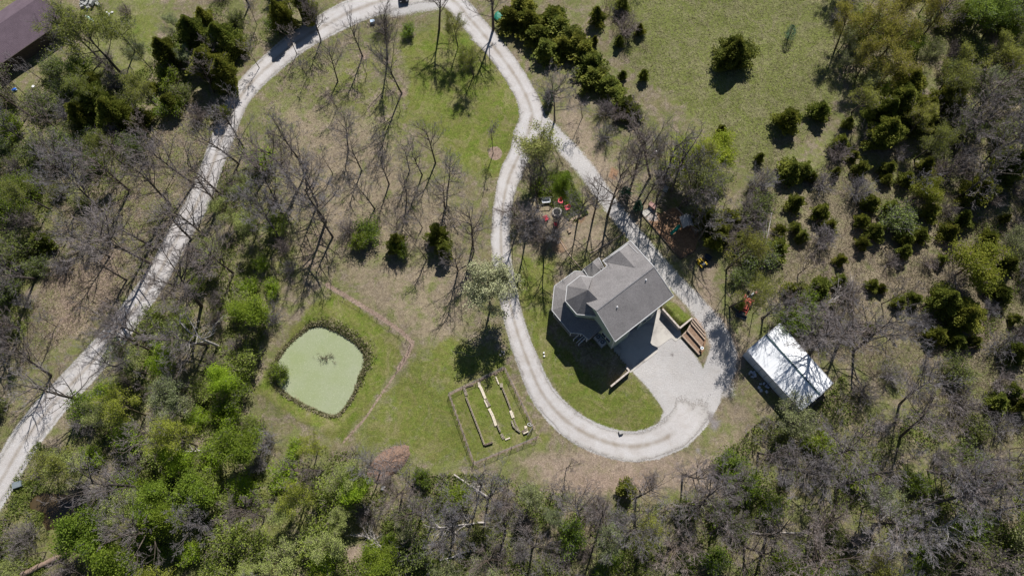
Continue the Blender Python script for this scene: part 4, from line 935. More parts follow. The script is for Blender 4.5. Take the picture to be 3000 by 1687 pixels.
def join(parts):
    V, Fq, M = [], [], []; o = 0
    for (v, f), m in parts: V.append(v); Fq.append(f+o); M.append(np.full(len(f), m)); o += len(v)
    return np.concatenate(V), np.concatenate(Fq), np.concatenate(M)
def skeleton(r, h, rad, tr, fork, limbs, sub, rise, twigs=1., bend=1.):
    """trunk, limbs and twigs of a bare tree as tapered segments: three lists by thickness"""
    big, mid, fine = [], [], []; tips = []
    BD = [.02, .042, .085, .14, .18]
    def grow(p, d, L, R, lev, n):
        step = L/n; q = p.copy(); pts = [q.copy()]; dirs = []
        for i in range(n):
            d = d+r.normal(0, BD[lev]*bend, 3)+np.array([0, 0, rise*(.05+.03*lev)]); d /= np.linalg.norm(d)
            q2 = q+d*step; ra, rb = R*(1-i/n*.8), R*(1-(i+1)/n*.8)
            (big if lev == 0 else mid if lev <= 2 else fine).append((*q, *q2, ra, rb)); q = q2; pts.append(q.copy()); dirs.append(d.copy())
        return pts, dirs
    lean = np.array([r.normal(0, .06), r.normal(0, .06), 1.])
    tp, td = grow(np.zeros(3), lean, h*.80, tr, 0, 9)
    def spray(pts, dirs, L, R, lev, cnt, lo):
        for k in range(cnt):
            f = lo+(1-lo)*(k+r.uniform(0, 1))/cnt; x = f*(len(pts)-1); i = min(int(x), len(pts)-2); p = pts[i]+(pts[i+1]-pts[i])*(x-i); d0 = dirs[i]
            w = r.normal(size=3); w -= w.dot(d0)*d0; w /= np.linalg.norm(w); an = math.radians(r.uniform(28, 56) if lev == 1 else r.uniform(26, 58))
            d = d0*math.cos(an)+w*math.sin(an)
            if lev > 1: d[2] = d[2]*.8+.12
            l_ = L*r.uniform(.7, 1.2)*(1.35-.75*f if lev == 1 else 1-.3*f)
            rr = R*r.uniform(.7, 1.1)
            P, D = grow(p, d, l_, rr, lev, {1: 6, 2: 4, 3: 3, 4: 2}[lev])
            if lev < 4: spray(P, D, l_*(.52 if lev < 3 else .5), max(rr*.45, .016), lev+1, max(2, int({1: sub, 2: 6, 3: 5}[lev]*twigs)) , .22)
            if lev >= 3: tips.append(P[-1])
    spray(tp, td, rad*1.3, tr*.42, 1, limbs, fork)
    return big, mid, fine, np.array(tips)
PROTO = {}
def tree_proto(kind, seed, h, rad, tr, fork=.35, limbs=11, sub=6, rise=1., twigs=1., leaf=None, leafn=0, leafs=.2, trunk=None, twigm=None, fine_r=1., jit=.25):
    r = np.random.default_rng(seed); big, mid, fine, tips = skeleton(r, h, rad, tr, fork, limbs, sub, rise, twigs)
    v, f = seg_mesh(big, 8); tm = np_mesh('trunk', v, f, [trunk or BARK], smooth=True)
    S = np.array(fine); S[:, 6:8] = np.maximum(S[:, 6:8]*fine_r, .0145)
    parts = [(seg_mesh(mid, 5), 0), (seg_mesh(S, 3), 1)]; mats = [trunk or BARK, twigm or TWIG]
    if leaf:
        T = tips[r.integers(0, len(tips), leafn)]+r.normal(0, jit, (leafn, 3)); parts.append((quads(T, leafs, r=r), 2)); mats.append(leaf)
    v, f, m = join(parts); PROTO.setdefault(kind, []).append((h, rad, tm, np_mesh('crown', v, f, mats, m)))
for s in range(5): tree_proto('bare', 10+s, 17, 5.0, .25, .18+.04*s, 14, 6+s % 2, .8, .72+.07*s, fine_r=1.05)
for s in range(3): tree_proto('small', 30+s, 8, 2.4, .085, .22, 9, 5, 1.0, .8)
for s in range(3): tree_proto('bud', 40+s, 12, 3.8, .19, .32, 10, 6, 1., .9, L_YEL, 6500, .13, jit=.3)
for s in range(3): tree_proto('pale', 50+s, 11, 3.6, .17, .25, 10, 6, 1., 1., L_PAL, 6000, .145, jit=.35)
tree_proto('flower', 60, 11, 3.9, .18, .3, 14, 7, .8, 1., L_WHI, 12000, .17, jit=.3)
for s in range(3): tree_proto('leafy', 70+s, 8, 2.8, .14, .2, 11, 6, .8, .9, L_BRI, 11000, .155, jit=.42)
for s in range(2): tree_proto('dead', 80+s, 11, 4.5, .24, .4, 8, 4, .3, .55, trunk=DEADW, twigm=DEADW, fine_r=1.6)
def brush_proto(seed, n, rad, h, mat=TWIG, leaf=None, leafn=0):
    r = np.random.default_rng(seed); S = []; tips = []
    for k in range(n):
        a = r.uniform(0, 6.28); q = np.array([math.cos(a), math.sin(a), 0])*r.uniform(0, rad*.35); d = np.array([math.cos(a)*r.uniform(0, .8), math.sin(a)*r.uniform(0, .8), 1.]); d /= np.linalg.norm(d); L = h*r.uniform(.6, 1.1); R = .028
        for i in range(6):
            d = d+r.normal(0, .16, 3); d /= np.linalg.norm(d); q2 = q+d*L/6; S.append((*q, *q2, R, R*.8)); R *= .8
            if i > 1:
                for _ in range(3):
                    e = d+r.normal(0, .6, 3); e /= np.linalg.norm(e); q3 = q2+e*L*.18; S.append((*q2, *q3, .013, .011)); e2 = e+r.normal(0, .5, 3); S.append((*q3, *(q3+e2*L*.1), .011, .01)); tips.append(q3)
            q = q2
    tips = np.array(tips); cut = int(n*4)
    v, f = seg_mesh(S[:cut], 3); tm = np_mesh('stems', v, f, [BARK])
    parts = [(seg_mesh(S[cut:], 3), 0)]; mats = [mat]
    if leaf: parts.append((quads(tips[r.integers(0, len(tips), leafn)]+r.normal(0, .22, (leafn, 3)), .13, r=r), 1)); mats.append(leaf)
    v, f, m = join(parts); return (h, rad, tm, np_mesh('twigs', v, f, mats, m))
PROTO['brush'] = [brush_proto(90+s, 60, 1.8, 2.4) for s in range(3)]
PROTO['shrub'] = [brush_proto(95+s, 46, 1.9, 2.3, TWIG, L_MID, 3400) for s in range(3)]
PROTO['brightshrub'] = [brush_proto(105+s, 40, 1.6, 2.3, TWIG, L_BRI, 3600) for s in range(2)]
def cedar_proto(seed, h, rad, n, mat=L_CED, sz=.34, sparse=False):
    r = np.random.default_rng(seed); 
    nb = int(r.integers(14, 30)); ba = r.uniform(0, 6.28, nb); bz = r.uniform(.02, .95, nb); bw = r.uniform(.6, 1.35, nb)       # lobes
    t = r.uniform(0, 1, n)**1.25; a = r.uniform(0, 6.28, n)
    lob = np.zeros(n)
    for k in range(nb): da = np.angle(np.exp(1j*(a-ba[k]))); lob = np.maximum(lob, bw[k]*np.exp(-(da/.42)**2-((t-bz[k])/.14)**2))
    R = rad*(1-t**1.9)**.62*(.50+.62*lob)*np.minimum(1, .6+t*4); rr = R*r.uniform(.2, 1, n)**.6
    C = np.stack([rr*np.cos(a), rr*np.sin(a), .25+t*(h-.3)], 1); D = np.stack([np.cos(a), np.sin(a), .55+.9*t], 1)
    v, f = quads(C, sz*(.42 if not sparse else .35), stretch=1.9, dirs=D, r=r)
    tv, tf = seg_mesh([(0, 0, -.1, 0, 0, h*.5, rad*.055+.04, rad*.035+.02), (0, 0, h*.5, 0, 0, h*.92, rad*.035+.02, .015)], 6)
    return (h, rad, np_mesh('trunk', tv, tf, [BARK]), np_mesh('crown', v, f, [mat]))
PROTO['cedar'] = [cedar_proto(110+s, 2.7+.3*s, 1.65, 4800) for s in range(7)]
PROTO['bigcedar'] = [cedar_proto(120+s, 8.0, 3.6, 20000, sz=.42) for s in range(2)]
PROTO['pine'] = [cedar_proto(130, 3.6, 1.2, 2400, L_TEA, .30)]
PROTO['wisp'] = [cedar_proto(131, 3.6, 1.6, 1500, L_TEA, .22, True)]

DESC = dict(bare=('bare_tree', 'tall bare tree', 'tree'), small=('bare_sapling', 'small slender bare tree', 'tree'), bud=('budding_tree', 'budding yellow-green tree', 'tree'),
    pale=('pale_leaf_tree', 'sparse pale-leaved tree', 'tree'), flower=('flowering_tree', 'tree in creamy white blossom', 'tree'), leafy=('leafy_tree', 'bright green leafy tree', 'tree'),
    dead=('dead_tree', 'bleached dead tree', 'tree'), brush=('bare_shrub', 'tangled leafless shrub', 'shrub'), shrub=('leafy_shrub', 'mid-green leafy shrub', 'shrub'),
    brightshrub=('bright_shrub', 'bright green low shrub', 'shrub'), cedar=('cedar', 'small dark green cedar', 'cedar'), bigcedar=('large_cedar', 'large dark green cedar', 'cedar'),
    pine=('young_pine', 'small blue-green conifer', 'conifer'), wisp=('wispy_conifer', 'thin see-through blue-green conifer', 'conifer'))
ANCH = [(1790,860,'the grey-roofed house'), (2310,1075,'the white shed'), (905,1080,'the scummy pond'), (1440,1200,'the block garden'), (1990,680,'the playground'), (1632,624,'the fire pit'),
    (2186,885,'the red tractor'), (1585,360,'the fork in the drive'), (80,90,'the purple roof'), (1412,826,'the white-flowering tree'), (2158,150,'the big meadow cedar'), (170,1500,'the muddy creek pool'),
    (150,1650,'the fallen log'), (1140,1350,'the brown brush heap'), (1820,1340,'the bottom drive bend'), (2085,1230,'the ash patch'), (1450,448,'the round mulch ring'), (1183,10,'the parked dark car'),
    (765,940,'the bright pondside tree'), (2430,870,'the pale fallen tree'), (2850,800,'the yellow-green slope tree'), (2950,1600,'the bottom right corner'), (1040,1650,'the sandy creek bank'),
    (60,780,'the leaning left-edge trunk'), (610,1000,'the broken pale-limbed tree'), (2900,60,'the top right corner'), (2570,90,'the olive budding crowns'), (1610,284,'the blue-green conifer'),
    (375,40,'the round brush heap'), (700,290,'the shaded road bend'), (400,830,'the left road middle'), (150,1180,'the lower left road'), (2318,90,'the wispy conifer'), (2920,1170,'the right-edge cedar pair'),
    (1120,640,'the bare clearing'), (1950,1640,'the bottom edge'), (560,480,'the upper road verge'), (2450,1400,'the sprawling grey branches'), (2500,500,'the brushy slope')]
USED = {}; PLANTS = []
def put(kind, u, v, h=None, r=None, label=None, at='base', tint=None, lean=None, var=None, only_record=False):
    """stand a plant so that its foot (base) or the middle of its crown (crown) is seen at a pixel"""
    if kind == 'cedar' and h and r: h *= .82; r *= 1.02
    lst = PROTO[kind]; ph, pr, tm, cm = lst[(var if var is not None else rnd.randrange(len(lst))) % len(lst)]
    h = h or ph*rnd.uniform(.85, 1.15); r = r or pr*h/ph
    if at == 'crown': p = U(u, v, h*.5); p[2] = float(hz(p[0], p[1]))
    else: p = G(u, v)
    nm, d, cat = DESC[kind]
    o = bpy.data.objects.new(nm, None); COL.objects.link(o); o.location = p; o.empty_display_size = .3
    o.rotation_euler = (lean[0] if lean else rnd.uniform(-.09, .09), lean[1] if lean else rnd.uniform(-.09, .09), rnd.uniform(0, 6.28) if not lean else rnd.uniform(-.3, .3))
    o.scale = (r/pr, r/pr, h/ph); o['category'] = cat
    g = rnd.uniform(.82, 1.18); w = rnd.uniform(-.07, .07)
    tc_ = tint or (g*(1+w), g, g*(1-w))
    for m in (tm, cm):
        c = bpy.data.objects.new(m.name.split('.')[0], m); COL.objects.link(c); c.parent = o; c.color = (*tc_, 1)
        if m.name.startswith(('stems', 'twigs')): c['kind'] = 'stuff'
    cu, cv = prj(np.array(p[0]), np.array(p[1]), h*.5)
    if label and 'fork in the drive' in label and kind == 'pale':
        for c in o.children: c.color = (1.25, 1.2, .8, 1)
    PLANTS.append([o, kind, float(cu), float(cv), h, r, label]); USED.setdefault('p', []).append((u, v, kind)); return o

def hand(kind, rows, **kw):
    for q in rows:
        u, v = q[0], q[1]; h = q[2] if len(q) > 2 else None; r = q[3] if len(q) > 3 else None; put(kind, u, v, h, r, q[4] if len(q) > 4 else None, **kw)
hand('bare', [
 (1843,560,16,3.6), (1862,498,14,3.4), (2030,640,14,3.4), (1988,612,15,3.6), (1517,672,12,3,'bare tree at the drive edge left of the fire pit, its shadow over the gravel'), (1540,697,13,3.2), (1594,735,13,3), (1575,610,11,3), (1555,560,10,2.6),
 (2358,1012,14,5,'tall bare tree rising behind the long back wall of the shed'), (2374,1032,14,5), (2235,935,11,3), (2290,925,9,3),
 (105,816,17,5,'thick leaning bare trunk entering from the left edge'), (322,752,13,3.5), (443,772,18,6), (427,1094,15,4.6), (447,1028,14,4), (590,896,17,6.5), (637,725,17,5), (684,800,15,4.5),
 (252,1174,16,5.5,'thick reddish bare trunk at the lower left road, limbs spread over the gravel'), (501,1306,13,4.5), (430,1430,16,5.5), (975,694,12,4), (835,640,14,5), (955,650,16,5.5), (930,600,14,4.5),
 (1062,165,12,3.2,'bare tree on the verge left of the parked car, nearest the drive curve'), (1177,274,16,3.4), (1134,186,15,3.4,'bare tree with a pinkish mulched foot below the pale blue bin'), (1287,85,15,4.5), (1445,88,18,5.6,'large dark tree at the top edge casting long limb shadows over the drive'),
 (1625,355,14,3.9,'bare tree with a dense round grey crown just above the fork in the drive'), (1737,642,15,3.4), (1780,632,17,4.6,'tall bare tree with the thickest trunk between the spur drive and the fire pit'), (1882,602,13,3.6), (1926,575,17,4.2), (1905,520,17,4.6), (1968,560,18,5.2), (1692,648,12,3,'bare tree right of the green weeds by the fire pit'),
 (2047,702,12,4,'bare dark tree standing at the right edge of the playground'), (2010,600,13,3.5), (1385,722,14,4.2,'bare tree with greenish twigs left of the drive, above the white-flowering tree'), (1303,612,12,3.4), (870,560,15,5), (900,500,15,4.6), (820,700,13,4.2), (780,520,14,4.6),
 (700,480,14,4.2), (560,700,13,4.5), (500,600,14,4.8), (380,560,14,4.8), (570,540,15,4.5), (640,600,13,4.2), (300,620,15,4.6), (250,560,14,4.5), (460,1000,14,4), (610,1010,13,5),
 (2455,1010,13,5.5,'bare tree with long arching limbs behind the white shed'), (2500,1028,14,5.2), (2637,1279,13,4.8), (2447,1330,14,5), (2287,1369,12,4.6), (2365,1652,14,6,'sprawling grey tree at the bottom right with a pale thick trunk'), (2560,1540,14,5.5), (2700,1480,14,5.2), (2831,365,14,5), (2760,430,13,4.6),(2900,450,15,5), (2720,1380,13,5), (2850,1440,14,5),
 (1862,1458,10,3.6,'bare tree with a forked crown touching the bottom bend of the drive'), (1431,1454,12,3.6), (2000,1390,10,3.6), (1985,1475,9,3.6), (1770,1500,13,3.6), (1840,1560,13,3.8), (1700,1520,12,3.4), (1240,1500,12,3.4), (1180,1440,11,3.2), (2140,1420,10,2.8),
 (238,178,13,4,'bare tree reaching over the corner of the purple roof'), (150,1100,14,4.6), (60,960,14,4.6), (1330,1560,12,4), (1480,1560,12,3.8), (1560,1600,12,4), (1440,1640,12,4), (1960,1600,12,3.6), (2080,1560,12,3.6), (2180,1600,13,4)])
hand('small', [(1445,450,9.0,2.1,'slender tree rising from the round mulch ring in the lawn'), (2206,919,9.0,2.0), (2231,930,10.0,2.6), (2145,1425,9.0,2.0), (1650,1449,7.0,2.0), (79,284,8.0,2.0), (60,300,7.0,2.0), (130,240,8.0,2.0), (640,400,8.0,2.2), (760,200,7.0,2.2), (870,160,8.0,2.2), (700,620,8.0,2.4), (200,700,8.0,2.4), (420,480,9.0,2.6), (1660,1370,7.0,2.0), (2100,560,7.0,2.0), (2050,560,8.0,2.4)])
hand('bare', [(1276,478,12.6,3.2), (1237,513,10.3,2.9), (1098,612,11.5,2.8), (1190,600,9.2,2.8), (1200,500,9.2,2.5), (1389,735,10.3,2.5), (1310,560,10.3,3.0), (940,120,10.3,3.0), (990,240,9.2,2.8), (1120,1380,10.3,2.8), (1140,540,10.3,3.0), (1060,500,10.3,3.0), (1020,440,9.2,2.8), (1250,760,8.0,2.2), (1160,700,8.0,2.2)])
hand('bud', [(355,215,13,5.6,'large budding oak spreading over the pale canoe at the top left'), (298,180,12,4.6), (395,150,11,4.2), (1342,140,9,2.6), (1388,222,8,2.4), (2008,592,12,4.4,'yellow-green budding tree towering over the playground'), (2030,560,11,3.6), (2128,790,14,3.4), (2137,900,13,3.2), (245,1375,10,3.6), (2495,330,8,2.8,'yellow-green tree leaning out from the edge of the meadow')])
hand('leafy', [(2035,480,8,4.2,'bright yellow-green crown spreading above the playground'), (2105,445,6,3.0)], at='crown', tint=(1.55,1.35,1.2))
hand('leafy', [(2870,40,6,3.4), (2960,60,6,3)], at='crown', tint=(1.05,1.0,1.0))
hand('bud', [(2480,90,10,3.6), (2560,60,11,4), (2600,130,11,4,'olive-tan budding crown at the wood edge right of the meadow'), (2650,40,10,3.6), (2730,50,10,3.6), (2540,180,9,3.2), (2600,210,10,3.6)], at='crown', tint=(1.1, .97, .78))
hand('bud', [(2870,70,11,4.6,'bright yellow-green crown at the top right corner'), (2930,50,10,3.6)], at='crown', tint=(.9, 1.15, .8))
hand('pale', [(1589,518,13,4.0,'round pale yellow-green tree standing over the fork in the drive'), (2920,1620,10,4.5,'pale green tree filling the bottom right corner'), (2300,1260,6,3.2,'pale grey-green bushy tree at the foot of the shed'), (560,1170,9,3), (540,1220,8,3)])
hand('flower', [(1435,912,12,4.2,'tree in creamy white blossom leaning over the drive below the clearing')])
hand('leafy', [(2840,780,8,3.7,'round yellow-green tree above its own black shadow on the slope'), (2700,560,5,2.2)], at='crown', tint=(1.15, .92, 1.0))
hand('leafy', [(765,945,8,2.8,'rounded bright green tree at the left bank of the pond'), (1652,607,10,1.7,'bright green tree with a curved trunk beside the fire pit'), (320,1560,9,3.6), (420,1640,9,3.6), (500,1470,8,3), (2250,1660,6,2.6), (760,1330,8,3), (1120,1640,6,2.5), (640,1440,7,3.2), (560,1500,8,3.2)])
hand('dead', [(640,1015,10,5,'broken tree with bleached white limbs left of the pond')])
hand('bigcedar', [(2640,300,8,4.5), (2700,330,7,4), (2600,390,7,3.6), (2780,300,7,3.6), (2960,20,7,4), (2880,560,6,3.4), (2960,480,7,3.6), (2158,150,6.8,4.0,'large round cedar standing alone in the meadow'), (2650,250,8,4), (2590,330,7,3.2), (570,110,10,4.2), (610,190,9,4.2), (480,150,8,2.8), (660,110,9,3.6), (650,215,8,3.2), (830,40,8,2.6), (890,20,8,2.6), (270,290,8,3.6), (330,330,8,3.2), (230,330,7,3), (2830,920,6,3.4), (2780,880,6,3)], at='crown')
hand('cedar', [(1530,20,5.8,3.8),(1552,62,5.8,3.5),(1578,100,4.9,3.4),(1622,50,4.9,3.1),(1637,76,5.4,3.4),(1665,104,4.9,3.1),(1690,128,4.9,3.4),(1713,150,4.9,3.2),(1728,186,5.4,3.2),(1737,230,4.9,2.9),(1783,249,4.6,2.9),(1802,274,4.1,2.7),(1836,308,4.1,2.4),(1600,140,4.9,3.2),(1650,135,4.9,3.1),(1760,215,3.3,2.2),(1500,50,4.9,3.4),(1850,330,3.3,2.1),
 (1874,86,3.5,1.2),(1814,122,3.4,1.1),(1825,218,3,1.0),(1886,222,3.2,1.1),(1752,46,5,1.8),(1822,15,4.5,1.7),(1742,118,3,.9),
 (2311,352,5.5,2.6),(2404,322,5,2.2),(2490,358,3.4,1.2),(2466,420,4.5,2),(2502,458,3,1.2),(2526,494,4,1.8),(2606,490,4,1.7),(2598,520,3,1.4),(2660,524,4,1.8),(2727,544,4,1.7),(2583,350,3,1.2),(2630,350,3,1.2),(2225,462,3.2,1),(2113,380,3,1),(2318,497,5,2.6),(2357,501,4.5,2.1),(2450,505,3,1),
 (2330,593,4.5,1.7),(2404,620,4,1.9),(2431,665,3.5,1.6),(2287,675,3.4,1.4),(2334,667,3.2,1.2),(2350,694,3,1.3),(2548,593,4.5,2.1),(2610,612,4,1.9),(2524,647,3.5,1.4),(2567,678,4,1.8),(2528,710,3.5,1.4),(2657,655,3.2,1.3),(2656,698,4,1.7),(2653,737,4,1.6),(2703,686,4,1.7),(2788,678,4,1.9),(2730,620,4,1.8),
 (2466,760,3,1.2),(2466,822,3.4,1.3),(2637,884,3,1.3),(2680,872,3.4,1.5),(2559,834,3,1.2),(2583,842,2.5,1),(2746,978,4,1.8),(2979,1028,5,2.3),(2975,931,3,1.1),(2280,726,4.5,2.3),(2404,842,5.5,2.6),(2334,850,5,2.2),(2932,1178,4.5,1.9,'cedar near the right edge, the lower of the close pair'),(2967,1143,4.5,1.7,'cedar near the right edge, the upper of the close pair'),(2996,1186,4,1.5),
 (1160,712,5,2.1),(1285,690,6,2.3),(1300,730,5,1.8),(640,330,5,2),(500,300,5.5,2.2),(2070,640,6,2.6),(2110,680,5.5,2.4),(2140,640,5,2.2),(2170,700,4,2),(1840,1430,4,1.6),(2380,520,3,1.2),(2760,760,3,1.2),(2440,900,3,1.2),(2550,960,2.6,1),(2830,640,4,1.7),(2900,700,4,1.8),(2900,820,4,1.6),(2860,1000,3,1.3),(2720,480,4,1.6)], at='crown')
hand('pine', [(1606,284,3.8,1.1,'small blue-green conifer at the edge of the drive above the fork'), (1832,560,3.2,1.1,'small green conifer beside the spur drive above the playground'), (2664,370,3,1.3), (1872,602,3,1.0)], at='crown')
hand('wisp', [(2318,95,3.6,1.5,'thin see-through blue-green conifer alone in the meadow')], at='crown')
hand('brightshrub', [(1588,538,2,2,'bright green low shrub just above the white swing'), (1085,690,3,2.0), (1060,715,3,1.6), (1180,735,3,1.3), (275,1195,4,2), (1370,185,2.4,1.6), (1940,500,2,1), (500,330,3,2), (300,385,3,2), (820,95,3.5,1.8), (2520,80,3,1.8), (2165,900,1.6,.8), (1200,102,2,1.3),
 (2310,960,4,2.2), (2340,900,4,2), (2395,1300,3,2), (1240,1400,2.6,1.3), (1340,1460,4,1.8), (2010,1500,3,1.6), (830,1100,3,1.4), (700,1160,4,2), (2100,1490,3,1.6), (280,490,3,2), (60,620,4,2.4), (100,560,4,2.2)])
hand('brush', [(375,42,2,1.6,'round grey brush heap on the grass at the top left'), (1770,335,2.6,1.8), (1810,345,2.6,1.8), (2180,640,4,2.6), (2150,720,3.5,2.4), (1570,660,2.0,1.4), (1590,700,2.4,1.8), (2450,950,2.4,2.4), (2400,960,2.4,2.4), (2380,1000,2.2,2), (1910,1400,1.6,1,'round grey brush tangle below the bottom bend of the drive')])
for k in range(len(PLANTS)):           # very pale crowns over the brushy pit left of the fire ring keep their grey
    pass

# woods filled in between the hand-placed trees, zone by zone (full picture, 2576 px wide)
ROADMASK = [(ROAD_LEFT, 26), (ROAD_LOOP, 40), (ROAD_SPUR, 22)]
KEEP = [POND, YARD, APRON, PLAY]
CLEAR = [(2240,950,62), (1050,1640,62), (150,1490,60), (2090,760,36), (1860,420,30), (2186,885,60), (2062,766,42), (1990,670,85), (1635,625,60), (2221,818,28), (1093,68,24), (44,266,20), (100,257,20), (265,58,24), (55,1420,30)]
def blocked(u, v, tall):
    uu, vv = np.array([u]), np.array([v])
    for pts, g in ROADMASK:
        if dist_line(uu, vv, [(p[0], p[1]) for p in pts])[0] < g+30-(14 if tall else 0): return True
    for k in KEEP+CREEKS:
        if inside(uu, vv, k)[0] or dist_line(uu, vv, k, True)[0] < 24: return True
    for a, b, g in CLEAR:
        if (u-a)**2+(v-b)**2 < g*g: return True
    if 2140 < u < 2480 and 930 < v < 1240 and poly(uu, vv, [(2160,1010),(2290,930),(2470,1120),(2330,1240)], 6)[0] > .1: return True
    if u < 240 and v < 230 and poly(uu, vv, [(-50,260),(-50,-50),(120,-50),(225,70)], 10)[0] > .1: return True
    return False
ZONES = [  # outline, spacing, weights
 (full([(-60,190),(60,240),(180,130),(330,190),(430,120),(600,-60),(800,-60),(760,30),(640,120),(540,240),(440,260),(330,430),(230,520),(130,500),(130,640),(60,860),(-60,900)]), 52, dict(bare=1.6, small=2, shrub=5, brush=5, cedar=2, brightshrub=2, pale=1.2, bud=1)),
 (full([(150,520),(330,440),(450,290),(560,280),(510,430),(430,600),(360,700),(180,840),(40,950),(60,860),(130,640)]), 115, dict(small=3, brush=2.5, bare=1.6)),
 (full([(-60,1000),(40,1000),(80,1060),(-60,1180)]), 80, dict(bare=2, shrub=2, brush=1)),
 (full([(560,420),(620,330),(680,420),(740,560),(740,690),(690,800),(640,900),(600,980),(640,1010),(680,1080),(840,1130),(930,1140),(960,1200),(700,1280),(300,1200),(180,1130),(230,980),(330,850),(430,740),(500,620)]), 62, dict(bare=1.2, small=1.5, shrub=4, brush=3.5, brightshrub=4, pale=2.6, bud=1, leafy=.5)),
 (full([(-60,1250),(100,1110),(300,1190),(700,1270),(950,1190),(1000,1220),(980,1500),(-60,1500)]), 66, dict(bare=1.3, small=2.5, shrub=3, brush=3, brightshrub=5, pale=4, bud=2.4, leafy=2.2, dead=.5)),
 (full([(960,1180),(1080,1190),(1250,1190),(1500,1270),(1800,1260),(1800,1500),(960,1500)]), 66, dict(bare=2, small=4, shrub=3, brush=3.5, brightshrub=3.5, pale=2.4, bud=.8, dead=.5)),
 (full([(1830,1130),(1920,1050),(2010,1060),(2120,940),(2250,1000),(2400,1060),(2640,1150),(2640,1500),(1820,1500)]), 66, dict(bare=2.4, small=4, shrub=3, brush=3.5, brightshrub=3, pale=2, bud=1.2, dead=.4)),
 (full([(2100,-60),(2640,-60),(2640,560),(2480,560),(2330,440),(2200,300),(2120,200),(2090,60)]), 50, dict(bare=2, small=1.6, shrub=3, brush=4, cedar=1.2, bigcedar=.5, pale=2, bud=3, leafy=.8)),
 (full([(1900,400),(2050,430),(2200,330),(2330,440),(2480,560),(2640,560),(2640,1150),(2400,1060),(2160,930),(1960,800),(1900,560)]), 92, dict(brush=6, small=2.5, shrub=1.6, cedar=1)),
 (full([(2450,560),(2640,480),(2640,1000),(2480,900)]), 75, dict(brush=3, pale=3, bud=1, small=1, cedar=1)),
 (full([(1760,560),(1900,470),(1920,700),(1900,830),(1820,680)]), 62, dict(brush=4, shrub=3, cedar=1.5, small=1, pale=1)),
 (full([(1380,280),(1500,260),(1640,330),(1700,420),(1640,500),(1500,340)]), 85, dict(small=2, brush=2)),
 (full([(720,120),(1000,60),(1040,300),(900,480),(1180,520),(1190,690),(880,680),(740,560),(640,330)]), 120, dict(small=4, bare=1.4, brush=.8)),
 (full([(1530,20),(1620,-40),(1560,130)]), 60, dict(brush=3, small=2)),
]
SIZE = dict(bare=(10, 16), small=(5, 8.5), bud=(7, 11), pale=(5, 9), flower=(8, 9), leafy=(4, 7.5), dead=(6, 10), brush=(1.6, 3.4), shrub=(1.8, 4.0), brightshrub=(1.5, 3.6), cedar=(2.2, 4.6), bigcedar=(5, 8))
occ = [(a, b) for a, b, _ in USED['p']]
for zi, (zo, sp, wts) in enumerate(ZONES):
    xs = [p[0] for p in zo]; ys = [p[1] for p in zo]; kinds = list(wts); wv_ = [wts[k] for k in kinds]; mine = []
    tries = int((max(xs)-min(xs))*(max(ys)-min(ys))/(sp*sp)*9)
    for _ in range(tries):
        u = rnd.uniform(min(xs), max(xs)); v = rnd.uniform(min(ys), max(ys))
        if not inside(np.array([u]), np.array([v]), zo)[0]: continue
        if any((a-u)**2+(b-v)**2 < sp*sp for a, b in mine) or any((a-u)**2+(b-v)**2 < (sp*.42)**2 for a, b in occ): continue
        k = rnd.choices(kinds, wv_)[0]
        if blocked(u, v, k in ('bare', 'small')): continue
        lo, hi = SIZE[k]; hh_ = rnd.uniform(lo, hi); q = G(u, v); cu, cv = prj(np.array(q[0]), np.array(q[1]), hh_*.75)
        if k not in ('small',) and dist_line(np.array([float(cu)]), np.array([float(cv)]), [(p[0], p[1]) for p in ROAD_LEFT])[0] < (58 if k != 'bare' else 40): continue
        if k not in ('small', 'bare') and any((float(cu)-a)**2+(float(cv)-b)**2 < g*g for a, b, g in CLEAR): continue
        o = put(k, u, v, hh_); mine.append((u, v))
        if zi in (3, 4) and k in ('shrub', 'brightshrub', 'leafy', 'pale', 'bud'):      # fresher spring green along the creek bottom
            g = rnd.uniform(1.15, 1.6)
            for c in o.children: c.color = (g*1.02, g*1.06, g*.75, 1)
    occ += mine

# fallen timber
def fallen(name, a, b, r0, r1, label, twigs=0, mat=None, z0=.3, z1=.3, cat='fallen tree', ts=1.):
    A, B = G(*a), G(*b); r = empty(name, tuple(A), 0, label, cat); L = Vector(r.location); A = A+(0, 0, z0); B = B+(0, 0, z1); rr = np.random.default_rng(int(a[0]))
    S = []; n = 6; pts = [A+(B-A)*k/n+(rr.normal(0, .06, 3) if 0 < k < n else 0) for k in range(n+1)]
    for k in range(n): S.append((*(pts[k]-np.array(L)), *(pts[k+1]-np.array(L)), r0+(r1-r0)*k/n, r0+(r1-r0)*(k+1)/n))
    v, f = seg_mesh(S, 9); link('trunk', np_mesh('trunk', v, f, [mat or DEADW], smooth=True), r)
    if twigs:
        S = []; d0 = (B-A)/np.linalg.norm(B-A)
        for k in range(twigs):
            t_ = rr.uniform(.35, 1); q = A+(B-A)*t_-np.array(L); w = rr.normal(size=3); w[2] = abs(w[2])*.6; d = d0*1.1+w*.8; d /= np.linalg.norm(d); Ln = rr.uniform(1, 3.4)*ts; R = r1*.6+.02
            for i in range(5):
                d = d+rr.normal(0, .22, 3); d /= np.linalg.norm(d); q2 = q+d*Ln/5; S.append((*q, *q2, R, R*.78)); R *= .78; q = q2
                for _ in range(2): e = d+rr.normal(0, .7, 3); e /= np.linalg.norm(e); S.append((*q, *(q+e*Ln*.25), R*.6, .012))
        v, f = seg_mesh(S, 4); link('branches', np_mesh('branches', v, f, [mat or DEADW]), r)['kind'] = 'stuff'
fallen('fallen_log', (70,1682), (205,1617), .42, .34, 'thick fallen log lying across the bottom left woods', 0, plain('brown_log', (.24, .17, .13), .9, .3), cat='log')
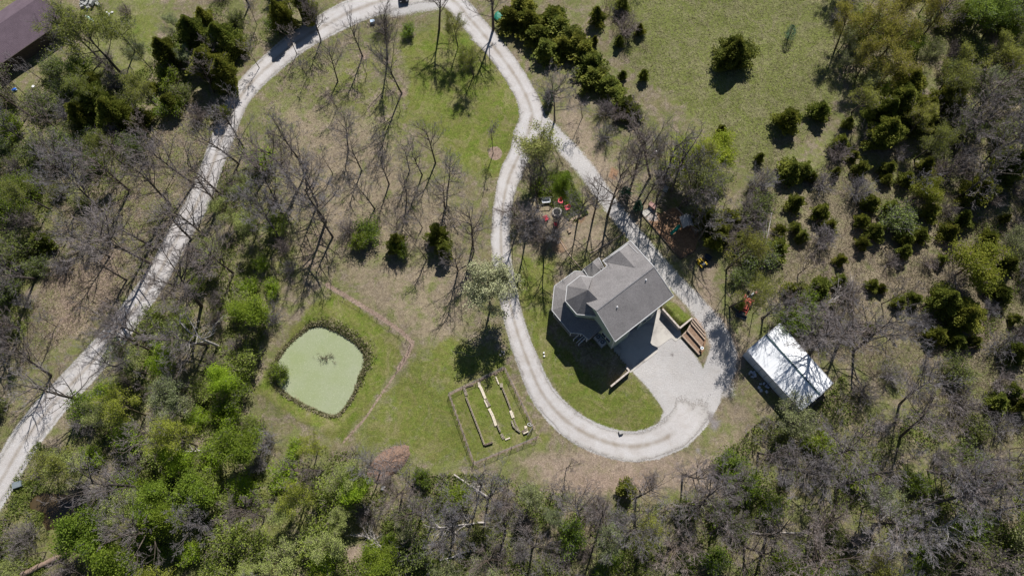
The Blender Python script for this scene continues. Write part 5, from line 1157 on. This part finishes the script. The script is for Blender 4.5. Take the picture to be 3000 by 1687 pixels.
fallen('fallen_tree', (2345,925), (2475,862), .16, .07, 'pale fallen tree with white broken limbs above the shed', 22, z1=1.4)
fallen('fallen_tree', (1420,1530), (1290,1545), .16, .10, 'pale fallen limb forking left in the woods below the garden', 12)
fallen('fallen_tree', (1160,1625), (1080,1575), .30, .16, 'grey broken tree with limbs fanned over the sandy creek bank', 20)
fallen('fallen_tree', (640,1315), (490,1325), .13, .05, 'thin bleached branch lying in the green thicket left of centre bottom', 8)
fallen('fallen_tree', (1330,1390), (1430,1455), .10, .13, 'bent pale limb arching beside the lower left garden corner', 5)
fallen('fallen_tree', (1290,1640), (1410,1600), .12, .07, 'pale crooked branch near the bottom edge below the garden', 12)
fallen('fallen_tree', (2230,790), (2250,640), .10, .05, 'pale dead pole standing up at the left end of the brushy slope', 3, z1=2.0)
fallen('fallen_tree', (2170,1560), (2360,1560), .10, .06, 'thin grey fallen branch left of the sprawling grey tree', 10)
fallen('fallen_branch', (905,1059), (972,1052), .05, .04, 'dead branch with twigs poking out of the pond scum', 120, plain('wet_wood', (.14, .105, .07), .8), -.2, -.05, 'branch', .42)
# brown brush heap
bh = simple('brush_heap', 1140, 1355, .7, 'brown heap of brush and leaves at the edge of the woods below the pond lawn', 'brush heap')
MB().ball((0, 0, 0), 1, 22, 9, (3.6, 1.9, .9), .10).build('leaf_mound', plain('dead_leaves', (.20, .13, .095), .95, .5, 5), bh)
S = []
for k in range(420):
    a = rnd.uniform(0, 6.28); d = math.sqrt(rnd.random()); q = np.array([3.5*d*math.cos(a), 1.9*d*math.sin(a), .85*(1-d*d)+.1]); w = np.array([rnd.gauss(0, 1), rnd.gauss(0, 1), rnd.gauss(0, .3)]); w /= np.linalg.norm(w); l_ = rnd.uniform(.4, 1.4); S.append((*q, *(q+w*l_), .03, .012))
v, f = seg_mesh(S, 3); link('sticks', np_mesh('sticks', v, f, [TWIG]), bh)

# ------------------------------------------------------------------ labels of the plants
def where(u, v):
    best = sorted(ANCH, key=lambda a: (a[0]-u)**2+(a[1]-v)**2)[0]; dx, dy = u-best[0], v-best[1]; D = math.hypot(dx, dy)
    if D < 45: return 'at '+best[2], best, D
    a = math.degrees(math.atan2(-dy, dx)) % 360; w = ['right of', 'upper right of', 'above', 'upper left of', 'left of', 'lower left of', 'below', 'lower right of'][int((a+22.5)//45) % 8]
    dist = 'close ' if D < 110 else '' if D < 200 else 'well ' if D < 320 else 'far '
    return dist+w+' '+best[2], best, D
groups = {}
for P in PLANTS:
    o, kind, u, v, h, r, lab = P; d = DESC[kind][1]; wtxt, an, D = where(u, v)
    zone = 'left woods' if u < 1000 and v < 1150 else 'bottom woods' if v > 1300 else 'right slope' if u > 2100 else 'middle yard'
    o['group'] = {'tree': 'trees', 'shrub': 'shrubs', 'cedar': 'cedars', 'conifer': 'conifers'}[o['category']]+' of the '+zone
    if lab: o['label'] = lab
    else: groups.setdefault((d, wtxt), []).append(P)
WORDS = ['topmost', 'leftmost', 'rightmost', 'lowest']
for (d, wtxt), L in groups.items():
    if len(L) == 1: L[0][0]['label'] = d+' '+wtxt; continue
    left = list(L); names = []
    picks = [('highest', lambda p: p[3]), ('lowest', lambda p: -p[3]), ('leftmost', lambda p: p[2]), ('rightmost', lambda p: -p[2]), ('the widest', lambda p: -p[5]), ('the narrowest', lambda p: p[5])]
    for nm_, key in picks:
        if not left: break
        q = min(L, key=key)
        if q in left: left.remove(q); q[0]['label'] = d+' '+wtxt+', '+nm_
    for q in left: q[0]['label'] = d+' '+wtxt+', one of several alike'

# ------------------------------------------------------------------ ground cover nobody could count
def scatter(n, zones, margin=0):
    out = []
    for zo, w in zones:
        xs = [p[0] for p in zo]; ys = [p[1] for p in zo]; m_ = int(n*w)
        u = rng.uniform(min(xs), max(xs), m_*3); v = rng.uniform(min(ys), max(ys), m_*3); k = inside(u, v, zo)
        out.append(np.stack([u[k], v[k]], 1)[:m_])
    return np.concatenate(out)
def off_roads(uv, gap=4):
    k = np.ones(len(uv), bool)
    for pts in (ROAD_LEFT, ROAD_LOOP, ROAD_SPUR):
        a = smooth_line(pts, 40); d = dist_line(uv[:, 0], uv[:, 1], [(p[0], p[1]) for p in a]); k &= d > 28+gap
    for q in (POND, YARD, APRON): k &= ~inside(uv[:, 0], uv[:, 1], q)
    for q in CREEKS: k &= ~inside(uv[:, 0], uv[:, 1], q)
    k &= ~inside(uv[:, 0], uv[:, 1], [(2160,1030),(2290,935),(2460,1120),(2330,1235)])
    k &= ~inside(uv[:, 0], uv[:, 1], [(1625,1000),(1600,830),(1700,780),(1840,690),(2000,880),(1800,1040),(1700,1010)])
    return uv[k]
def clumped(uv, s):                      # keeps points where a wandering field is high, so cover grows in patches
    u, v = uv[:, 0], uv[:, 1]; f = np.sin(u*.021+1.3*np.sin(v*.017))+np.sin(v*.027+1.7*np.sin(u*.013+2))+.7*np.sin(u*.06+v*.05)+rng.normal(0, .5, len(u))
    return uv[f > s]
Z_ = [z[0] for z in ZONES]
def cover(name, uv, label_unused, size, lift, mat, stretch=1.4, upd=.6):
    p = unp(uv, 0.); z = hz(p[:, 0], p[:, 1]); C = np.stack([p[:, 0], p[:, 1], z+rng.uniform(.02, lift, len(z))], 1)
    D = np.stack([rng.normal(0, 1, len(z)), rng.normal(0, 1, len(z)), np.full(len(z), upd)], 1)
    V, Fq = quads(C, size, stretch=stretch, dirs=D); o = link(name, np_mesh(name, V, Fq, [mat])); o['kind'] = 'stuff'; return o
W_ = [(Z_[0], .16), (Z_[3], .2), (Z_[4], .3), (Z_[5], .18), (Z_[6], .2), (Z_[7], .08), (Z_[9], .05)]
uv = clumped(off_roads(scatter(260000, W_)), .1); cover('undergrowth', uv, '', .16, .5, L_MID)
uv = clumped(off_roads(scatter(90000, W_)), .9)[:, ::1]; cover('bright_weeds', uv, '', .15, .45, L_BRI)
DRY = leafmat('dry_straw', (.22, .19, .10), (.34, .30, .19), .2); DLF = leafmat('dead_leaf_litter', (.14, .105, .075), (.36, .285, .22), .1)
uv = off_roads(scatter(90000, [(full([(1500,-60),(2130,-60),(2100,300),(1900,450),(1700,250),(1560,150)]), .45), (Z_[8], .55)]))
cover('straw', uv, '', .05, .10, DRY, 7., .25)
uv = off_roads(scatter(80000, [(Z_[1], .25), (Z_[8], .2), (Z_[12], .08), (Z_[5], .15)]))
cover('leaf_litter', uv, '', .12, .06, DLF, 1.6, .1)
# thin standing stems on the brushy slope
uv = clumped(off_roads(scatter(9000, [(Z_[8], .7), (full([(1500,0),(1580,0),(1640,150),(1540,90)]), .06), (Z_[1], .12), (Z_[6], .3)])), -.3)
p = unp(uv); z = hz(p[:, 0], p[:, 1]); n = len(p); hh = rng.uniform(.6, 2.2, n); B = np.stack([p[:, 0]+rng.normal(0, .25, n)*hh, p[:, 1]+rng.normal(0, .25, n)*hh, z+hh], 1)
S = np.column_stack([p[:, 0], p[:, 1], z-.05, B, np.full(n, .018), np.full(n, .009)])
v, f = seg_mesh(S, 3); o = link('dry_stems', np_mesh('dry_stems', v, f, [plain('pinkish_stems', (.30, .225, .19), .9, .3)])); o['kind'] = 'stuff'
# reeds and tussocks round the pond
pl = smooth_line(POND+[POND[0]], 3.); n = 16000; idx = rng.integers(0, len(pl)-1, n); q = pl[idx][:, :2]; cen = pl[:, :2].mean(0); d = q-cen; d /= np.linalg.norm(d, axis=1)[:, None]
wid = np.where((d[:, 0] > -.3) & (d[:, 1] < .35), 17., 5.)*np.where((d[:, 0] > .1) & (d[:, 1] < 0), 1.6, 1)
uv = q+d*(rng.uniform(-1.5, 1, n)**1)[:, None]*1+d*(np.abs(rng.normal(0, .45, n))*wid)[:, None]
cover('pond_reeds', uv[:6000], '', .11, .28, L_MID, 3.4, .8); cover('pond_straw', uv[9000:]+rng.normal(0, 3, (7000, 2)), '', .10, .35, DRY, 4., .8)
uv = off_roads(scatter(26000, [(zm([(800,60),(1000,-20),(1250,300),(1480,700),(1250,760),(1150,560),(860,300),(760,150)], 1540, 540, 8.05), .3), (full([(1330,440),(1430,430),(1475,540),(1440,560),(1350,490)]), .3)]), 0)
cover('green_weeds', uv, '', .15, .35, L_MID)
